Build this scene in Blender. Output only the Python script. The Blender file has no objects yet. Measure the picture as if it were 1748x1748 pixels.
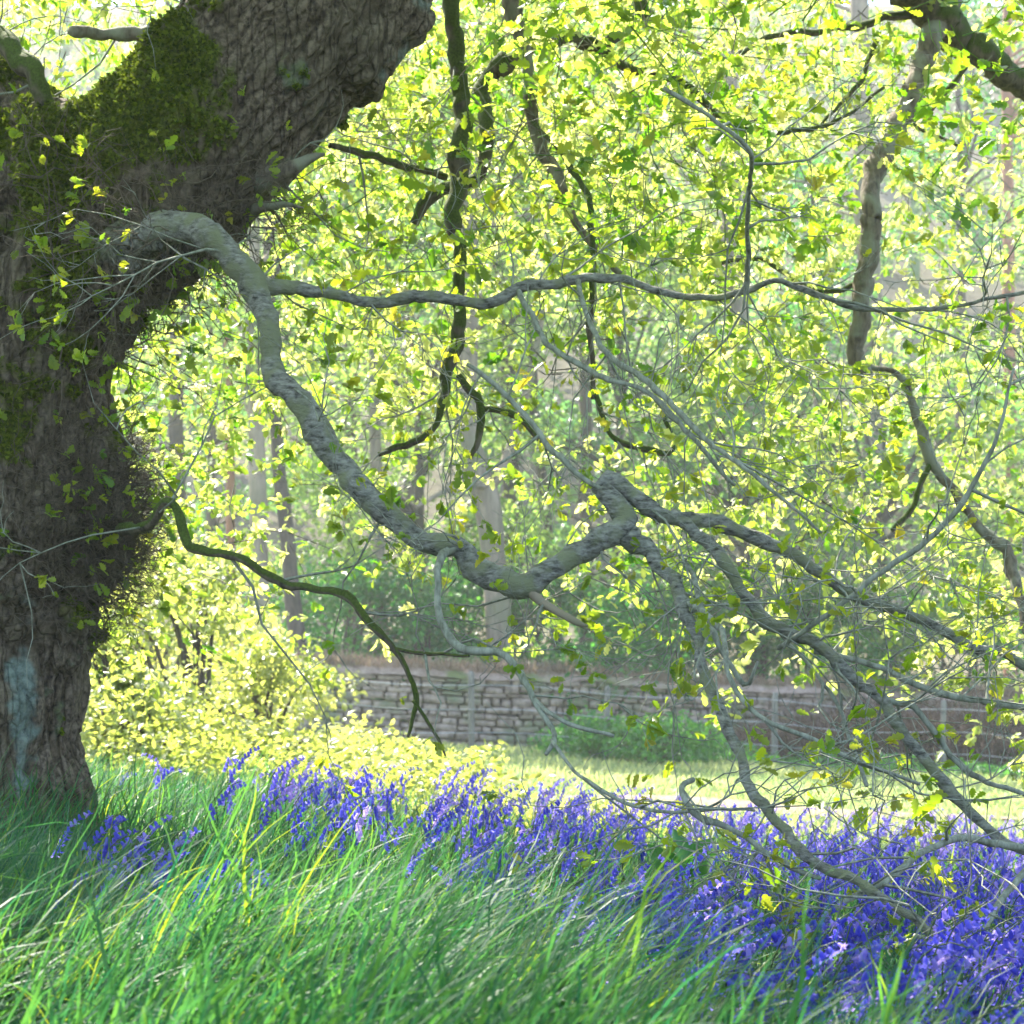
import bpy, math, random
import numpy as np
from mathutils import Vector, noise as mnoise
R = math.radians
rng = np.random.default_rng(11)
random.seed(5)
F = 3642.0; HOR = 1050.0; EYE = 1.0
SUN_EL = 50.0; SUN_AZ = -32.0        # azimuth from +Y towards +X
sc = bpy.context.scene
col = sc.collection

def P(px, py, d):
    return np.array([(px - 874.0) / F * d, d, EYE - (py - HOR) / F * d])

# ------------------------------------------------------------------ mesh helpers
class MB:
    def __init__(s):
        s.v = []; s.f = []; s.n = 0; s.t = []; s.has_t = False
    def add(s, v, f, tint=None):
        v = np.asarray(v, dtype=np.float32).reshape(-1, 3)
        f = np.asarray(f, dtype=np.int32)
        s.v.append(v); s.f.append(f + s.n); s.n += len(v)
        if tint is None: tint = np.zeros(len(v), np.float32)
        else:
            s.has_t = True
            tint = np.broadcast_to(np.asarray(tint, np.float32), (len(v),))
        s.t.append(tint)
    def mesh(s, name, mat, smooth=True):
        me = bpy.data.meshes.new(name)
        v = np.concatenate(s.v)
        me.vertices.add(len(v)); me.vertices.foreach_set('co', v.ravel())
        loops = []; tot = []
        for f in s.f:
            loops.append(f.ravel()); tot.append(np.full(len(f), f.shape[1], np.int32))
        loops = np.concatenate(loops); tot = np.concatenate(tot)
        st = np.concatenate([[0], np.cumsum(tot)[:-1]]).astype(np.int32)
        me.loops.add(len(loops)); me.loops.foreach_set('vertex_index', loops)
        me.polygons.add(len(tot)); me.polygons.foreach_set('loop_start', st)
        me.update(calc_edges=True)
        if smooth:
            me.polygons.foreach_set('use_smooth', np.ones(len(tot), bool))
        if s.has_t:
            a = me.attributes.new('tint', 'FLOAT', 'POINT')
            a.data.foreach_set('value', np.concatenate(s.t))
        if mat: me.materials.append(mat)
        me.validate()
        return me
    def build(s, name, mat, parent=None, smooth=True):
        return link(name, s.mesh(name, mat, smooth), parent)

def link(name, me, parent=None):
    o = bpy.data.objects.new(name, me); col.objects.link(o)
    if parent is not None:
        o.parent = parent
        o.matrix_parent_inverse = __import__('mathutils').Matrix.Translation(-Vector(parent.location))
    return o

def tag(o, label=None, cat=None, group=None, kind=None):
    if label: o['label'] = label
    if cat: o['category'] = cat
    if group: o['group'] = group
    if kind: o['kind'] = kind
    return o

def empty(name, loc, label, cat, group=None):
    o = bpy.data.objects.new(name, None); col.objects.link(o)
    o.location = Vector([float(c) for c in loc]); o.empty_display_size = .1
    return tag(o, label, cat, group)

def unit(a):
    return a / np.maximum(np.linalg.norm(a, axis=-1, keepdims=True), 1e-9)

def tubes(pts, rad, sides=4):
    """pts (M,N,3), rad (M,N) -> verts, quads: open tubes whose ends taper."""
    M, N, _ = pts.shape
    t = np.empty_like(pts)
    t[:, 1:-1] = pts[:, 2:] - pts[:, :-2]; t[:, 0] = pts[:, 1] - pts[:, 0]; t[:, -1] = pts[:, -1] - pts[:, -2]
    t = unit(t)
    up = np.where(np.abs(t[:, :1, 2:3]) > .9, np.array([1., 0, 0]), np.array([0, 0, 1.]))
    up = np.broadcast_to(up, t.shape)
    # transport the frame
    n = np.empty_like(t); n[:, 0] = unit(np.cross(t[:, 0], up[:, 0]))
    for i in range(1, N):
        a = n[:, i - 1] - t[:, i] * np.sum(n[:, i - 1] * t[:, i], -1, keepdims=True)
        n[:, i] = unit(a)
    b = np.cross(t, n)
    ang = np.arange(sides) / sides * 2 * np.pi
    ca, sa = np.cos(ang), np.sin(ang)
    v = pts[:, :, None, :] + rad[:, :, None, None] * (n[:, :, None, :] * ca[None, None, :, None] + b[:, :, None, :] * sa[None, None, :, None])
    idx = np.arange(M * N * sides).reshape(M, N, sides)
    q = np.stack([idx[:, :-1, :], np.roll(idx[:, :-1, :], -1, 2), np.roll(idx[:, 1:, :], -1, 2), idx[:, 1:, :]], -1)
    return v.reshape(-1, 3), q.reshape(-1, 4)

def spline(ctrl, step):
    """ctrl rows of values (first three xyz); Catmull-Rom resampled."""
    c = np.asarray(ctrl, float)
    c = np.vstack([2 * c[0] - c[1], c, 2 * c[-1] - c[-2]])
    out = []
    for i in range(1, len(c) - 2):
        L = np.linalg.norm(c[i + 1, :3] - c[i, :3]); k = max(2, int(L / step))
        u = (np.arange(k) / k)[:, None]
        p0, p1, p2, p3 = c[i - 1], c[i], c[i + 1], c[i + 2]
        out.append(.5 * (2 * p1 + (p2 - p0) * u + (2 * p0 - 5 * p1 + 4 * p2 - p3) * u ** 2 + (3 * p1 - p0 - 3 * p2 + p3) * u ** 3))
    out.append(c[-2][None]); return np.vstack(out)

# ------------------------------------------------------------------ materials
def newmat(name):
    m = bpy.data.materials.new(name); m.use_nodes = True
    nt = m.node_tree; nt.nodes.clear()
    out = nt.nodes.new('ShaderNodeOutputMaterial')
    return m, nt, out

def N(nt, t, **kw):
    n = nt.nodes.new(t)
    for k, v in kw.items():
        if k.startswith('i_'):
            key = k[2:]
            n.inputs[int(key) if key.isdigit() else key.replace('_', ' ')].default_value = v
        else: setattr(n, k, v)
    return n

def ramp(nt, fac, stops):
    r = nt.nodes.new('ShaderNodeValToRGB')
    e = r.color_ramp.elements
    while len(e) < len(stops): e.new(.5)
    for i, (p, c) in enumerate(stops):
        e[i].position = p; e[i].color = (*c, 1)
    nt.links.new(fac, r.inputs[0]); return r.outputs[0]

def mixc(nt, fac, a, b, mode='MIX'):
    m = nt.nodes.new('ShaderNodeMix'); m.data_type = 'RGBA'; m.blend_type = mode
    for sock, v in ((m.inputs[0], fac), (m.inputs[6], a), (m.inputs[7], b)):
        if hasattr(v, 'is_linked'): nt.links.new(v, sock)
        elif isinstance(v, (tuple, list)): sock.default_value = (*v, 1)
        else: sock.default_value = v
    return m.outputs[2]

def leafmat(name, stops, tstops, rough=.42, spec=.5, tfac=.5, nscale=0):
    m, nt, out = newmat(name)
    a = N(nt, 'ShaderNodeAttribute', attribute_name='tint')
    c1 = ramp(nt, a.outputs['Fac'], stops); c2 = ramp(nt, a.outputs['Fac'], tstops)
    p = N(nt, 'ShaderNodeBsdfPrincipled'); p.inputs['Roughness'].default_value = rough
    p.inputs['Specular IOR Level'].default_value = spec
    nt.links.new(c1, p.inputs['Base Color'])
    t = N(nt, 'ShaderNodeBsdfTranslucent'); nt.links.new(c2, t.inputs[0])
    if nscale:
        g = N(nt, 'ShaderNodeNewGeometry')
        no = N(nt, 'ShaderNodeTexNoise'); no.inputs['Scale'].default_value = nscale
        nt.links.new(g.outputs['Position'], no.inputs['Vector'])
        b = N(nt, 'ShaderNodeBump'); b.inputs['Strength'].default_value = .25; b.inputs['Distance'].default_value = .01
        nt.links.new(no.outputs[0], b.inputs['Height']); nt.links.new(b.outputs[0], p.inputs['Normal'])
    mx = N(nt, 'ShaderNodeMixShader'); mx.inputs[0].default_value = tfac
    nt.links.new(p.outputs[0], mx.inputs[1]); nt.links.new(t.outputs[0], mx.inputs[2])
    nt.links.new(mx.outputs[0], out.inputs[0])
    return m

def barkmat(name, dark, light, third=None, scale=30, stretch=(1, 1, .25), bump=.6, dist=.01, moss=0, mossc=(.07, .10, .015)):
    m, nt, out = newmat(name)
    g = N(nt, 'ShaderNodeNewGeometry'); L = nt.links.new
    mp = N(nt, 'ShaderNodeMapping'); mp.inputs['Scale'].default_value = stretch
    L(g.outputs['Position'], mp.inputs['Vector'])
    n1 = N(nt, 'ShaderNodeTexNoise'); n1.inputs['Scale'].default_value = scale; n1.inputs['Detail'].default_value = 8; n1.inputs['Roughness'].default_value = .65
    L(mp.outputs[0], n1.inputs['Vector'])
    n2 = N(nt, 'ShaderNodeTexNoise'); n2.inputs['Scale'].default_value = scale * .22; n2.inputs['Detail'].default_value = 5
    L(g.outputs['Position'], n2.inputs['Vector'])
    c = ramp(nt, n1.outputs[0], [(.33, dark), (.62, light)])
    if third is not None:
        f = ramp(nt, n2.outputs[0], [(.48, (0, 0, 0)), (.62, (1, 1, 1))])
        c = mixc(nt, f, c, third)
    if moss:
        sp = N(nt, 'ShaderNodeSeparateXYZ'); L(g.outputs['Normal'], sp.inputs[0])
        ad = N(nt, 'ShaderNodeMath', operation='ADD'); L(sp.outputs[2], ad.inputs[0])
        mu = N(nt, 'ShaderNodeMath', operation='MULTIPLY'); L(n2.outputs[0], mu.inputs[0]); mu.inputs[1].default_value = 2.0
        L(mu.outputs[0], ad.inputs[1])
        f = ramp(nt, ad.outputs[0], [(1.0 - moss, (0, 0, 0)), (min(1.0, 1.25 - moss), (1, 1, 1))])
        n3 = N(nt, 'ShaderNodeTexNoise'); n3.inputs['Scale'].default_value = 160; L(g.outputs['Position'], n3.inputs['Vector'])
        mc = ramp(nt, n3.outputs[0], [(.3, tuple(.45 * v for v in mossc)), (.7, mossc)])
        c = mixc(nt, f, c, mc)
    p = N(nt, 'ShaderNodeBsdfPrincipled'); p.inputs['Roughness'].default_value = .85; p.inputs['Specular IOR Level'].default_value = .25
    L(c, p.inputs['Base Color'])
    b = N(nt, 'ShaderNodeBump'); b.inputs['Strength'].default_value = bump; b.inputs['Distance'].default_value = dist
    L(n1.outputs[0], b.inputs['Height']); L(b.outputs[0], p.inputs['Normal'])
    L(p.outputs[0], out.inputs[0]); return m

M = {}
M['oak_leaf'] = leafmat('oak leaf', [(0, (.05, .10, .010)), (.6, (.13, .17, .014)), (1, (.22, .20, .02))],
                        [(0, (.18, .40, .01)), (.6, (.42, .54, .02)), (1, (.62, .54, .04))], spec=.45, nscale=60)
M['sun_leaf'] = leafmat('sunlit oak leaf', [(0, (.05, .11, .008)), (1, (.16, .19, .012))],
                        [(0, (.16, .40, .01)), (.55, (.50, .66, .06)), (1, (.84, .84, .28))], spec=.5, tfac=.6)  # lit copy of the oak leaf: sunlight put into its paler translucent colours
M['wood_leaf'] = leafmat('woodland leaf', [(0, (.04, .11, .03)), (1, (.12, .20, .04))],
                         [(0, (.12, .36, .07)), (1, (.46, .62, .10))], rough=.38, spec=.45, tfac=.55)
M['under_leaf'] = leafmat('understorey leaf', [(0, (.018, .10, .02)), (1, (.05, .17, .03))],
                          [(0, (.06, .32, .03)), (1, (.20, .52, .05))], rough=.35, spec=.4, tfac=.45)
M['bush_leaf'] = leafmat('bush leaf', [(0, (.08, .12, .02)), (1, (.17, .19, .04))],
                         [(0, (.30, .42, .03)), (1, (.74, .74, .15))], rough=.4, spec=.6, tfac=.5)
M['grass'] = leafmat('long grass', [(0, (.008, .062, .034)), (.55, (.018, .105, .042)), (.85, (.12, .17, .02)), (1, (.26, .26, .10))],
                     [(0, (.02, .15, .06)), (.55, (.13, .34, .04)), (.85, (.50, .56, .02)), (1, (.45, .42, .2))], rough=.5, spec=.28, tfac=.45)
M['field_grass'] = leafmat('field grass', [(0, (.04, .12, .03)), (1, (.22, .25, .10))],
                           [(0, (.10, .28, .04)), (1, (.62, .64, .22))], rough=.5, spec=.4)
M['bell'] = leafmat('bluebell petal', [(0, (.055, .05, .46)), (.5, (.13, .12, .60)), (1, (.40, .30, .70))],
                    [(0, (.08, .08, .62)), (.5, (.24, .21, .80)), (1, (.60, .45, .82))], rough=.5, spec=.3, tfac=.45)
M['stem'] = leafmat('green stem', [(0, (.03, .06, .02)), (1, (.07, .11, .03))], [(0, (.05, .12, .03)), (1, (.1, .2, .04))], spec=.4, tfac=.25)
M['dry'] = leafmat('dry grass', [(0, (.22, .14, .09)), (1, (.42, .32, .24))], [(0, (.2, .13, .08)), (1, (.4, .3, .2))], rough=.8, spec=.1, tfac=.3)
M['twig'] = barkmat('grey green twig', (.10, .105, .075), (.27, .28, .235), scale=60)
M['dead_twig'] = barkmat('brown burr twig', (.05, .04, .03), (.14, .11, .08), scale=60)
M['silver'] = barkmat('silver oak bark', (.03, .028, .022), (.27, .265, .24), (.17, .18, .11), scale=62, stretch=(.6, .6, 1.5), bump=1.0, dist=.012)
M['mossy'] = barkmat('mossy branch bark', (.03, .025, .018), (.14, .115, .085), scale=45, bump=.8, moss=.35)
M['brownbark'] = barkmat('brown branch bark', (.045, .035, .028), (.19, .155, .12), (.20, .20, .15), scale=50, bump=.8)
M['pale_trunk'] = barkmat('pale beech bark', (.12, .09, .07), (.30, .235, .18), (.17, .155, .10), scale=6, bump=.3)
M['dark_trunk'] = barkmat('dark woodland bark', (.03, .024, .02), (.11, .085, .07), scale=8, bump=.4)
M['pine_trunk'] = barkmat('orange pine bark', (.14, .06, .035), (.36, .16, .10), scale=8, bump=.4)
M['stone'] = barkmat('dry stone', (.12, .088, .065), (.40, .30, .235), (.16, .17, .09), scale=7, stretch=(1, 1, 1), bump=.5, dist=.03)
M['post'] = barkmat('weathered post', (.10, .09, .075), (.22, .20, .17), scale=14, bump=.3)

# ------------------------------------------------------------------ terrain
_D = np.array([[-60, .62], [0, .66], [2.5, .72], [5.5, .83], [9, 1.00], [12, 1.17], [18, 1.58], [34, 2.1], [46, 2.2], [60, .5], [80, -10.], [112, -32.], [125, -34]])
_S = np.array([[0, .05], [2.5, .06], [5.5, .12], [9, .12], [12, .09], [18, .05], [34, .055], [48, 0], [220, 0]])
def ground(x, y):
    x = np.asarray(x, float); y = np.asarray(y, float)
    d = np.interp(y, _D[:, 0], _D[:, 1]); s = np.interp(y, _S[:, 0], _S[:, 1])
    xm = np.maximum(2.6, .42 * np.abs(y))
    dep = d + s * np.clip(x, -xm, xm)
    dep = dep - .035 * np.sin(x * 1.7 + y * .9) * np.cos(y * 1.3 - x * .4)
    # mound of the old oak's foot
    dep = dep - .05 * np.exp(-(((x + 1.5) / .7) ** 2 + ((y - 6.1) / .6) ** 2))
    return EYE - dep

def soilmat():
    m, nt, out = newmat('meadow ground'); L = nt.links.new
    g = N(nt, 'ShaderNodeNewGeometry'); sp = N(nt, 'ShaderNodeSeparateXYZ'); L(g.outputs['Position'], sp.inputs[0])
    n = N(nt, 'ShaderNodeTexNoise'); n.inputs['Scale'].default_value = 1.2; n.inputs['Detail'].default_value = 10; n.inputs['Roughness'].default_value = .7
    L(g.outputs['Position'], n.inputs['Vector'])
    soil = ramp(nt, n.outputs[0], [(.35, (.025, .03, .012)), (.65, (.05, .075, .02))])
    mead = ramp(nt, n.outputs[0], [(.35, (.06, .12, .03)), (.65, (.14, .18, .06))])
    hill = ramp(nt, n.outputs[0], [(.3, (.05, .045, .03)), (.5, (.11, .095, .065)), (.7, (.07, .085, .035))])
    def step(a, b):
        mr = N(nt, 'ShaderNodeMapRange'); mr.inputs[1].default_value = a; mr.inputs[2].default_value = b
        L(sp.outputs[1], mr.inputs[0]); return mr.outputs[0]
    c = mixc(nt, step(11, 14), soil, mead); c = mixc(nt, step(38, 50), c, hill)
    p = N(nt, 'ShaderNodeBsdfPrincipled'); p.inputs['Roughness'].default_value = .95; p.inputs['Specular IOR Level'].default_value = .1
    L(c, p.inputs['Base Color'])
    b = N(nt, 'ShaderNodeBump'); b.inputs['Strength'].default_value = .8; b.inputs['Distance'].default_value = .1
    L(n.outputs[0], b.inputs['Height']); L(b.outputs[0], p.inputs['Normal'])
    L(p.outputs[0], out.inputs[0]); return m

def sheet(name, xs, ys, zoff, mat, xfun=None):
    X, Y = np.meshgrid(xs, ys)
    if xfun is not None: X, Y = xfun(X, Y)
    Z = ground(X, Y) + zoff
    v = np.stack([X, Y, Z], -1).reshape(-1, 3)
    nx, ny = len(xs), len(ys); idx = np.arange(nx * ny).reshape(ny, nx)
    q = np.stack([idx[:-1, :-1], idx[:-1, 1:], idx[1:, 1:], idx[1:, :-1]], -1).reshape(-1, 4)
    b = MB(); b.add(v, q); return b.build(name, mat)

xs = np.sinh(np.linspace(-3.4, 3.4, 240)) * 9.0
ys = np.concatenate([np.linspace(-60, -2, 25), np.linspace(-1.5, 14, 150), np.linspace(14.5, 60, 110), np.linspace(62, 125, 40)])
tag(sheet('ground', xs, ys, 0, soilmat()), kind='structure')
def pathf(T, S):      # T along x, S across
    return T, 18.6 + .9 * np.sin(T * .16 + .4) - .12 * T + S
pm = barkmat('trodden earth path', (.12, .09, .06), (.22, .17, .12), scale=9, stretch=(1, 1, 1), bump=.3)
tag(sheet('path', np.linspace(-14, 20, 140), np.linspace(-.6, .6, 5), .02, pm, pathf), kind='structure')

# ------------------------------------------------------------------ leaves
def leafproto(kind):
    if kind == 'oak':
        xs_ = [0, .10, .24, .34, .48, .58, .72, .82, .93, 1.0]; w_ = [.015, .05, .15, .09, .25, .15, .29, .18, .17, .0]
    elif kind == 'oakmid':
        xs_ = [0, .25, .36, .55, .66, .85, 1.0]; w_ = [.02, .15, .09, .27, .17, .20, .0]
    elif kind == 'ovate':
        xs_ = [0, .3, .7, 1.0]; w_ = [.03, .27, .22, 0]
    else:
        xs_ = [0, .4, 1.0]; w_ = [.0, .36, .0]
    v = []; f = []
    for x, w in zip(xs_, w_):
        z = -.25 * x * x
        v += [(x, w, z + .35 * w), (x, 0, z), (x, -w, z + .35 * w)]
    for i in range(len(xs_) - 1):
        a = 3 * i
        f += [(a, a + 1, a + 4, a + 3), (a + 1, a + 2, a + 5, a + 4)]
    return np.array(v, float), np.array(f)
PROTO = {k: leafproto(k) for k in ('oak', 'oakmid', 'ovate', 'simple')}

def leaves(mb, kind, pos, dirs, size, tint, roll=1.0, flat=.5):
    """each leaf starts at pos and points along dirs; its face turns up by `flat`"""
    pv, pf = PROTO[kind]; n = len(pos)
    a = unit(dirs)
    nn = unit(rng.normal(size=(n, 3)) * roll + np.array([0, 0, flat]))
    b = unit(np.cross(nn, a)); c = np.cross(a, b)
    size = np.broadcast_to(size, (n,))[:, None, None]
    v = pos[:, None, :] + size * (pv[None, :, 0:1] * a[:, None] + pv[None, :, 1:2] * b[:, None] + pv[None, :, 2:3] * c[:, None])
    k = len(pv)
    f = pf[None] + (np.arange(n) * k)[:, None, None]
    mb.add(v.reshape(-1, 3), f.reshape(-1, 4), np.repeat(np.clip(tint, 0, 1), k))

def rdir(n):
    return unit(rng.normal(size=(n, 3)))

def clusters(mb, kind, pos, dirs, size, tint, k=5, spread=.9, flat=.5):
    n = len(pos)
    p = np.repeat(pos, k, 0) + rng.normal(size=(n * k, 3)) * np.repeat(np.broadcast_to(size, (n,)), k)[:, None] * .12
    d = unit(np.repeat(unit(dirs), k, 0) + rdir(n * k) * spread)
    s = np.repeat(np.broadcast_to(size, (n,)), k) * rng.uniform(.6, 1.15, n * k)
    t = np.repeat(np.broadcast_to(tint, (n,)), k) + rng.normal(size=n * k) * .10
    leaves(mb, kind, p, d, s, t, flat=flat)

def grow(st, dr, L, n=7, wander=.3, droop=0.0):
    m = len(st); pts = np.empty((m, n + 1, 3)); pts[:, 0] = st
    d = unit(dr); L = np.broadcast_to(L, (m,))
    for i in range(n):
        d = unit(d + rng.normal(size=(m, 3)) * wander + np.array([0, 0, -droop]))
        pts[:, i + 1] = pts[:, i] + d * (L / n)[:, None]
    return pts

def fbm(p, s=1.0):
    return mnoise.fractal(Vector((p[0] * s, p[1] * s, p[2] * s)), 1.0, 2.0, 3)

# ------------------------------------------------------------------ ancient oak
oak = empty('ancient_oak', (*P(-40, 1440, 6.1)[:2], float(ground(P(-40, 1440, 6.1)[0], 6.1))),
            'huge gnarled old oak with mossy leaning trunk and low silvery branch above bluebells', 'tree')

def capsule_chain(mb, ctrl, sides=20, step=.05):
    c = np.array([[*P(a, b, d), r * d / F] for a, b, r, d in ctrl])
    s = spline(c, step)
    pts = s[:, :3]; rad = np.maximum(s[:, 3], .004)
    # rounded caps
    t0 = unit(pts[0] - pts[1]); t1 = unit(pts[-1] - pts[-2])
    cap = np.array([.35, .65, .86, .97]); off = np.sqrt(1 - cap ** 2)
    pre = pts[0] + t0 * (rad[0] * off)[:, None]; post = pts[-1] + t1 * (rad[-1] * off[::-1])[:, None]
    pts = np.vstack([pre, pts, post]); rad = np.concatenate([cap * rad[0], rad, cap[::-1] * rad[-1]])
    v, q = tubes(pts[None], rad[None], sides); n0 = len(v)
    mb.add(v, q)
    mb.add(np.array([pts[0], pts[-1]]), np.zeros((0, 4), int))
    i = np.arange(sides); j = (i + 1) % sides; base = mb.n - 2 - n0
    mb.f.append(np.stack([np.full(sides, mb.n - 2), base + j, base + i], -1).astype(np.int32))
    e = base + n0 - sides
    mb.f.append(np.stack([np.full(sides, mb.n - 1), e + i, e + j], -1).astype(np.int32))

tb = MB()
TC = [  # px, py, r, depth
    [(-50, 1640, 300, 6.1), (-50, 1500, 236, 6.1), (-40, 1400, 196, 6.1), (-35, 1290, 168, 6.1), (-30, 1180, 178, 6.1), (-35, 1090, 176, 6.1), (-30, 1000, 206, 6.12), (-15, 900, 222, 6.12), (-5, 800, 215, 6.12), (5, 700, 186, 6.12), (15, 600, 178, 6.12), (50, 500, 190, 6.12), (90, 400, 185, 6.12)],
    [(70, 620, 60, 5.95), (100, 520, 110, 6.05), (140, 430, 150, 6.1), (215, 350, 168, 6.1), (326, 250, 165, 6.1), (450, 100, 163, 6.1), (534, 0, 163, 6.12), (640, -130, 158, 6.2), (800, -330, 140, 6.4), (1010, -560, 115, 6.7)],
    [(60, 520, 120, 6.05), (75, 400, 105, 6.0), (80, 300, 92, 6.0), (82, 235, 72, 6.0)],
    [(60, 300, 90, 6.15), (0, 210, 95, 6.3), (-100, 110, 92, 6.4), (-220, -60, 85, 6.6), (-330, -300, 75, 6.8)],
    [(-120, 700, 120, 6.2), (-170, 500, 120, 6.3), (-260, 250, 110, 6.3), (-420, -50, 90, 6.2), (-600, -330, 70, 6.0)],
    [(600, 60, 120, 6.1), (675, 25, 62, 6.1)],
    [(100, 1120, 45, 5.98), (95, 1080, 60, 5.98)],
    [(130, 960, 70, 6.0), (150, 860, 62, 6.0), (140, 780, 60, 6.0)],
    [(10, 1330, 140, 6.1), (60, 1420, 110, 6.1), (110, 1500, 80, 6.1)],
    [(70, 620, 95, 6.02), (125, 530, 76, 5.93), (168, 472, 58, 5.85), (215, 430, 45, 5.775), (262, 403, 35, 5.70), (300, 391, 29, 5.66)],
]
for c in TC: capsule_chain(tb, c)
tmp = tb.build('tmp', None)
md = tmp.modifiers.new('r', 'REMESH'); md.mode = 'VOXEL'; md.voxel_size = .0085
ms = tmp.modifiers.new('s', 'SMOOTH'); ms.factor = .5; ms.iterations = 14
dg = bpy.context.evaluated_depsgraph_get()
me = bpy.data.meshes.new_from_object(tmp.evaluated_get(dg))
bpy.data.objects.remove(tmp)
nv = len(me.vertices)
co = np.empty(nv * 3, np.float32); me.vertices.foreach_get('co', co); co = co.reshape(-1, 3).astype(float)
no = np.empty(nv * 3, np.float32); me.vertices.foreach_get('normal', no); no = no.reshape(-1, 3)
px = co[:, 0] / co[:, 1] * F + 874; py = HOR - (co[:, 2] - EYE) / co[:, 1] * F
# how much a point belongs to the leaning limb
w_l = np.clip((px * .5 + (420 - py) * .8 - 150) / 160, 0, 1)
ldir = unit(P(640, -130, 6.2) - P(250, 330, 6.1)); lsid = unit(np.cross(ldir, [0, 1, 0])); lf = np.cross(lsid, ldir)
dark = np.zeros(nv, np.float32)
disp = np.empty(nv)
warp = 0
vis = (px > -120) & (px < 1100) & (py > -200)
for i in range(nv):
    p = co[i]
    w = 0
    if not vis[i]:
        disp[i] = 0; continue
    w = mnoise.noise(Vector(p * 3.5)) * .07 + mnoise.noise(Vector(p * 11)) * .022
    a = Vector(((p[0] + w) * 20, (p[1] + w) * 20, (p[2] + w * .5) * 3.4))
    b = Vector(((p @ lsid + w) * 20, (p @ lf + w) * 20, (p @ ldir + w * .5) * 3.4))
    d1 = mnoise.voronoi(a)[0]; d2 = mnoise.voronoi(b)[0]
    r1 = min(1, (d1[1] - d1[0]) * 2.2); r2 = min(1, (d2[1] - d2[0]) * 2.2)
    r = r1 * (1 - w_l[i]) + r2 * w_l[i]
    low = mnoise.noise(Vector(p * 5)) * .022 + mnoise.noise(Vector((p[0] * 13, p[1] * 13, p[2] * 6))) * .010 + mnoise.noise(Vector(p * 40)) * .004
    burr = math.exp(-((py[i] - 930) / 130) ** 2) * .9 + math.exp(-((py[i] - 1090) / 60) ** 2) * .6
    if burr > .05:
        low += burr * (abs(mnoise.noise(Vector(p * 14))) * .055 + abs(mnoise.noise(Vector(p * 30))) * .022 - .01)
    low -= .16 * math.exp(-((px[i] + 12) / 34) ** 2 - ((py[i] - 330) / 90) ** 2) * (p[1] < 6.1)
    disp[i] = low + (r - .5) * .019 * (1 - .6 * min(1, burr))
    dark[i] = 1 - r
mossn = np.array([fbm(p, 6.0) + .5 * fbm(p, 25.0) for p in co]) if True else 0
def blob(cx, cy, rx, ry):
    return np.exp(-(((px - cx) / rx) ** 2 + ((py - cy) / ry) ** 2))
mz = 1.15 * blob(100, 260, 130, 130) + .95 * blob(85, 480, 70, 200) + 1.1 * blob(330, 130, 130, 110) + .8 * blob(250, 250, 110, 70) + .75 * blob(40, 700, 80, 100) + .5 * blob(250, 420, 90, 60)
mz = mz + .5 * np.clip(no[:, 2], 0, 1) * (px < 560)
moss = np.clip((mz + mossn * .95 - .55) * 2.4, 0, 1) * (px < 620) * (1 - np.clip(1.2 * blob(245, 420, 80, 50), 0, 1))
lich = blob(40, 1265, 24, 185) * 1.15 + blob(20, 1130, 25, 60) * .6 + .35 * blob(470, 170, 90, 80)
lich = np.clip((lich + mossn * .8 - .45) * 2.2, 0, .85)
co2 = co + no * (disp + moss * .008 * (1 + 2 * np.abs(mossn)))[:, None]
me.vertices.foreach_set('co', co2.astype(np.float32).ravel())
for nm, arr in (('moss', moss), ('lichen', lich), ('crack', dark), ('limb', w_l), ('silver', np.clip((1.25 * blob(245, 420, 75, 48) + mossn * .5 - .35) * 3, 0, 1))):
    at = me.attributes.new(nm, 'FLOAT', 'POINT'); at.data.foreach_set('value', np.asarray(arr, np.float32))
me.update(); me.polygons.foreach_set('use_smooth', np.ones(len(me.polygons), bool))

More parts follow.
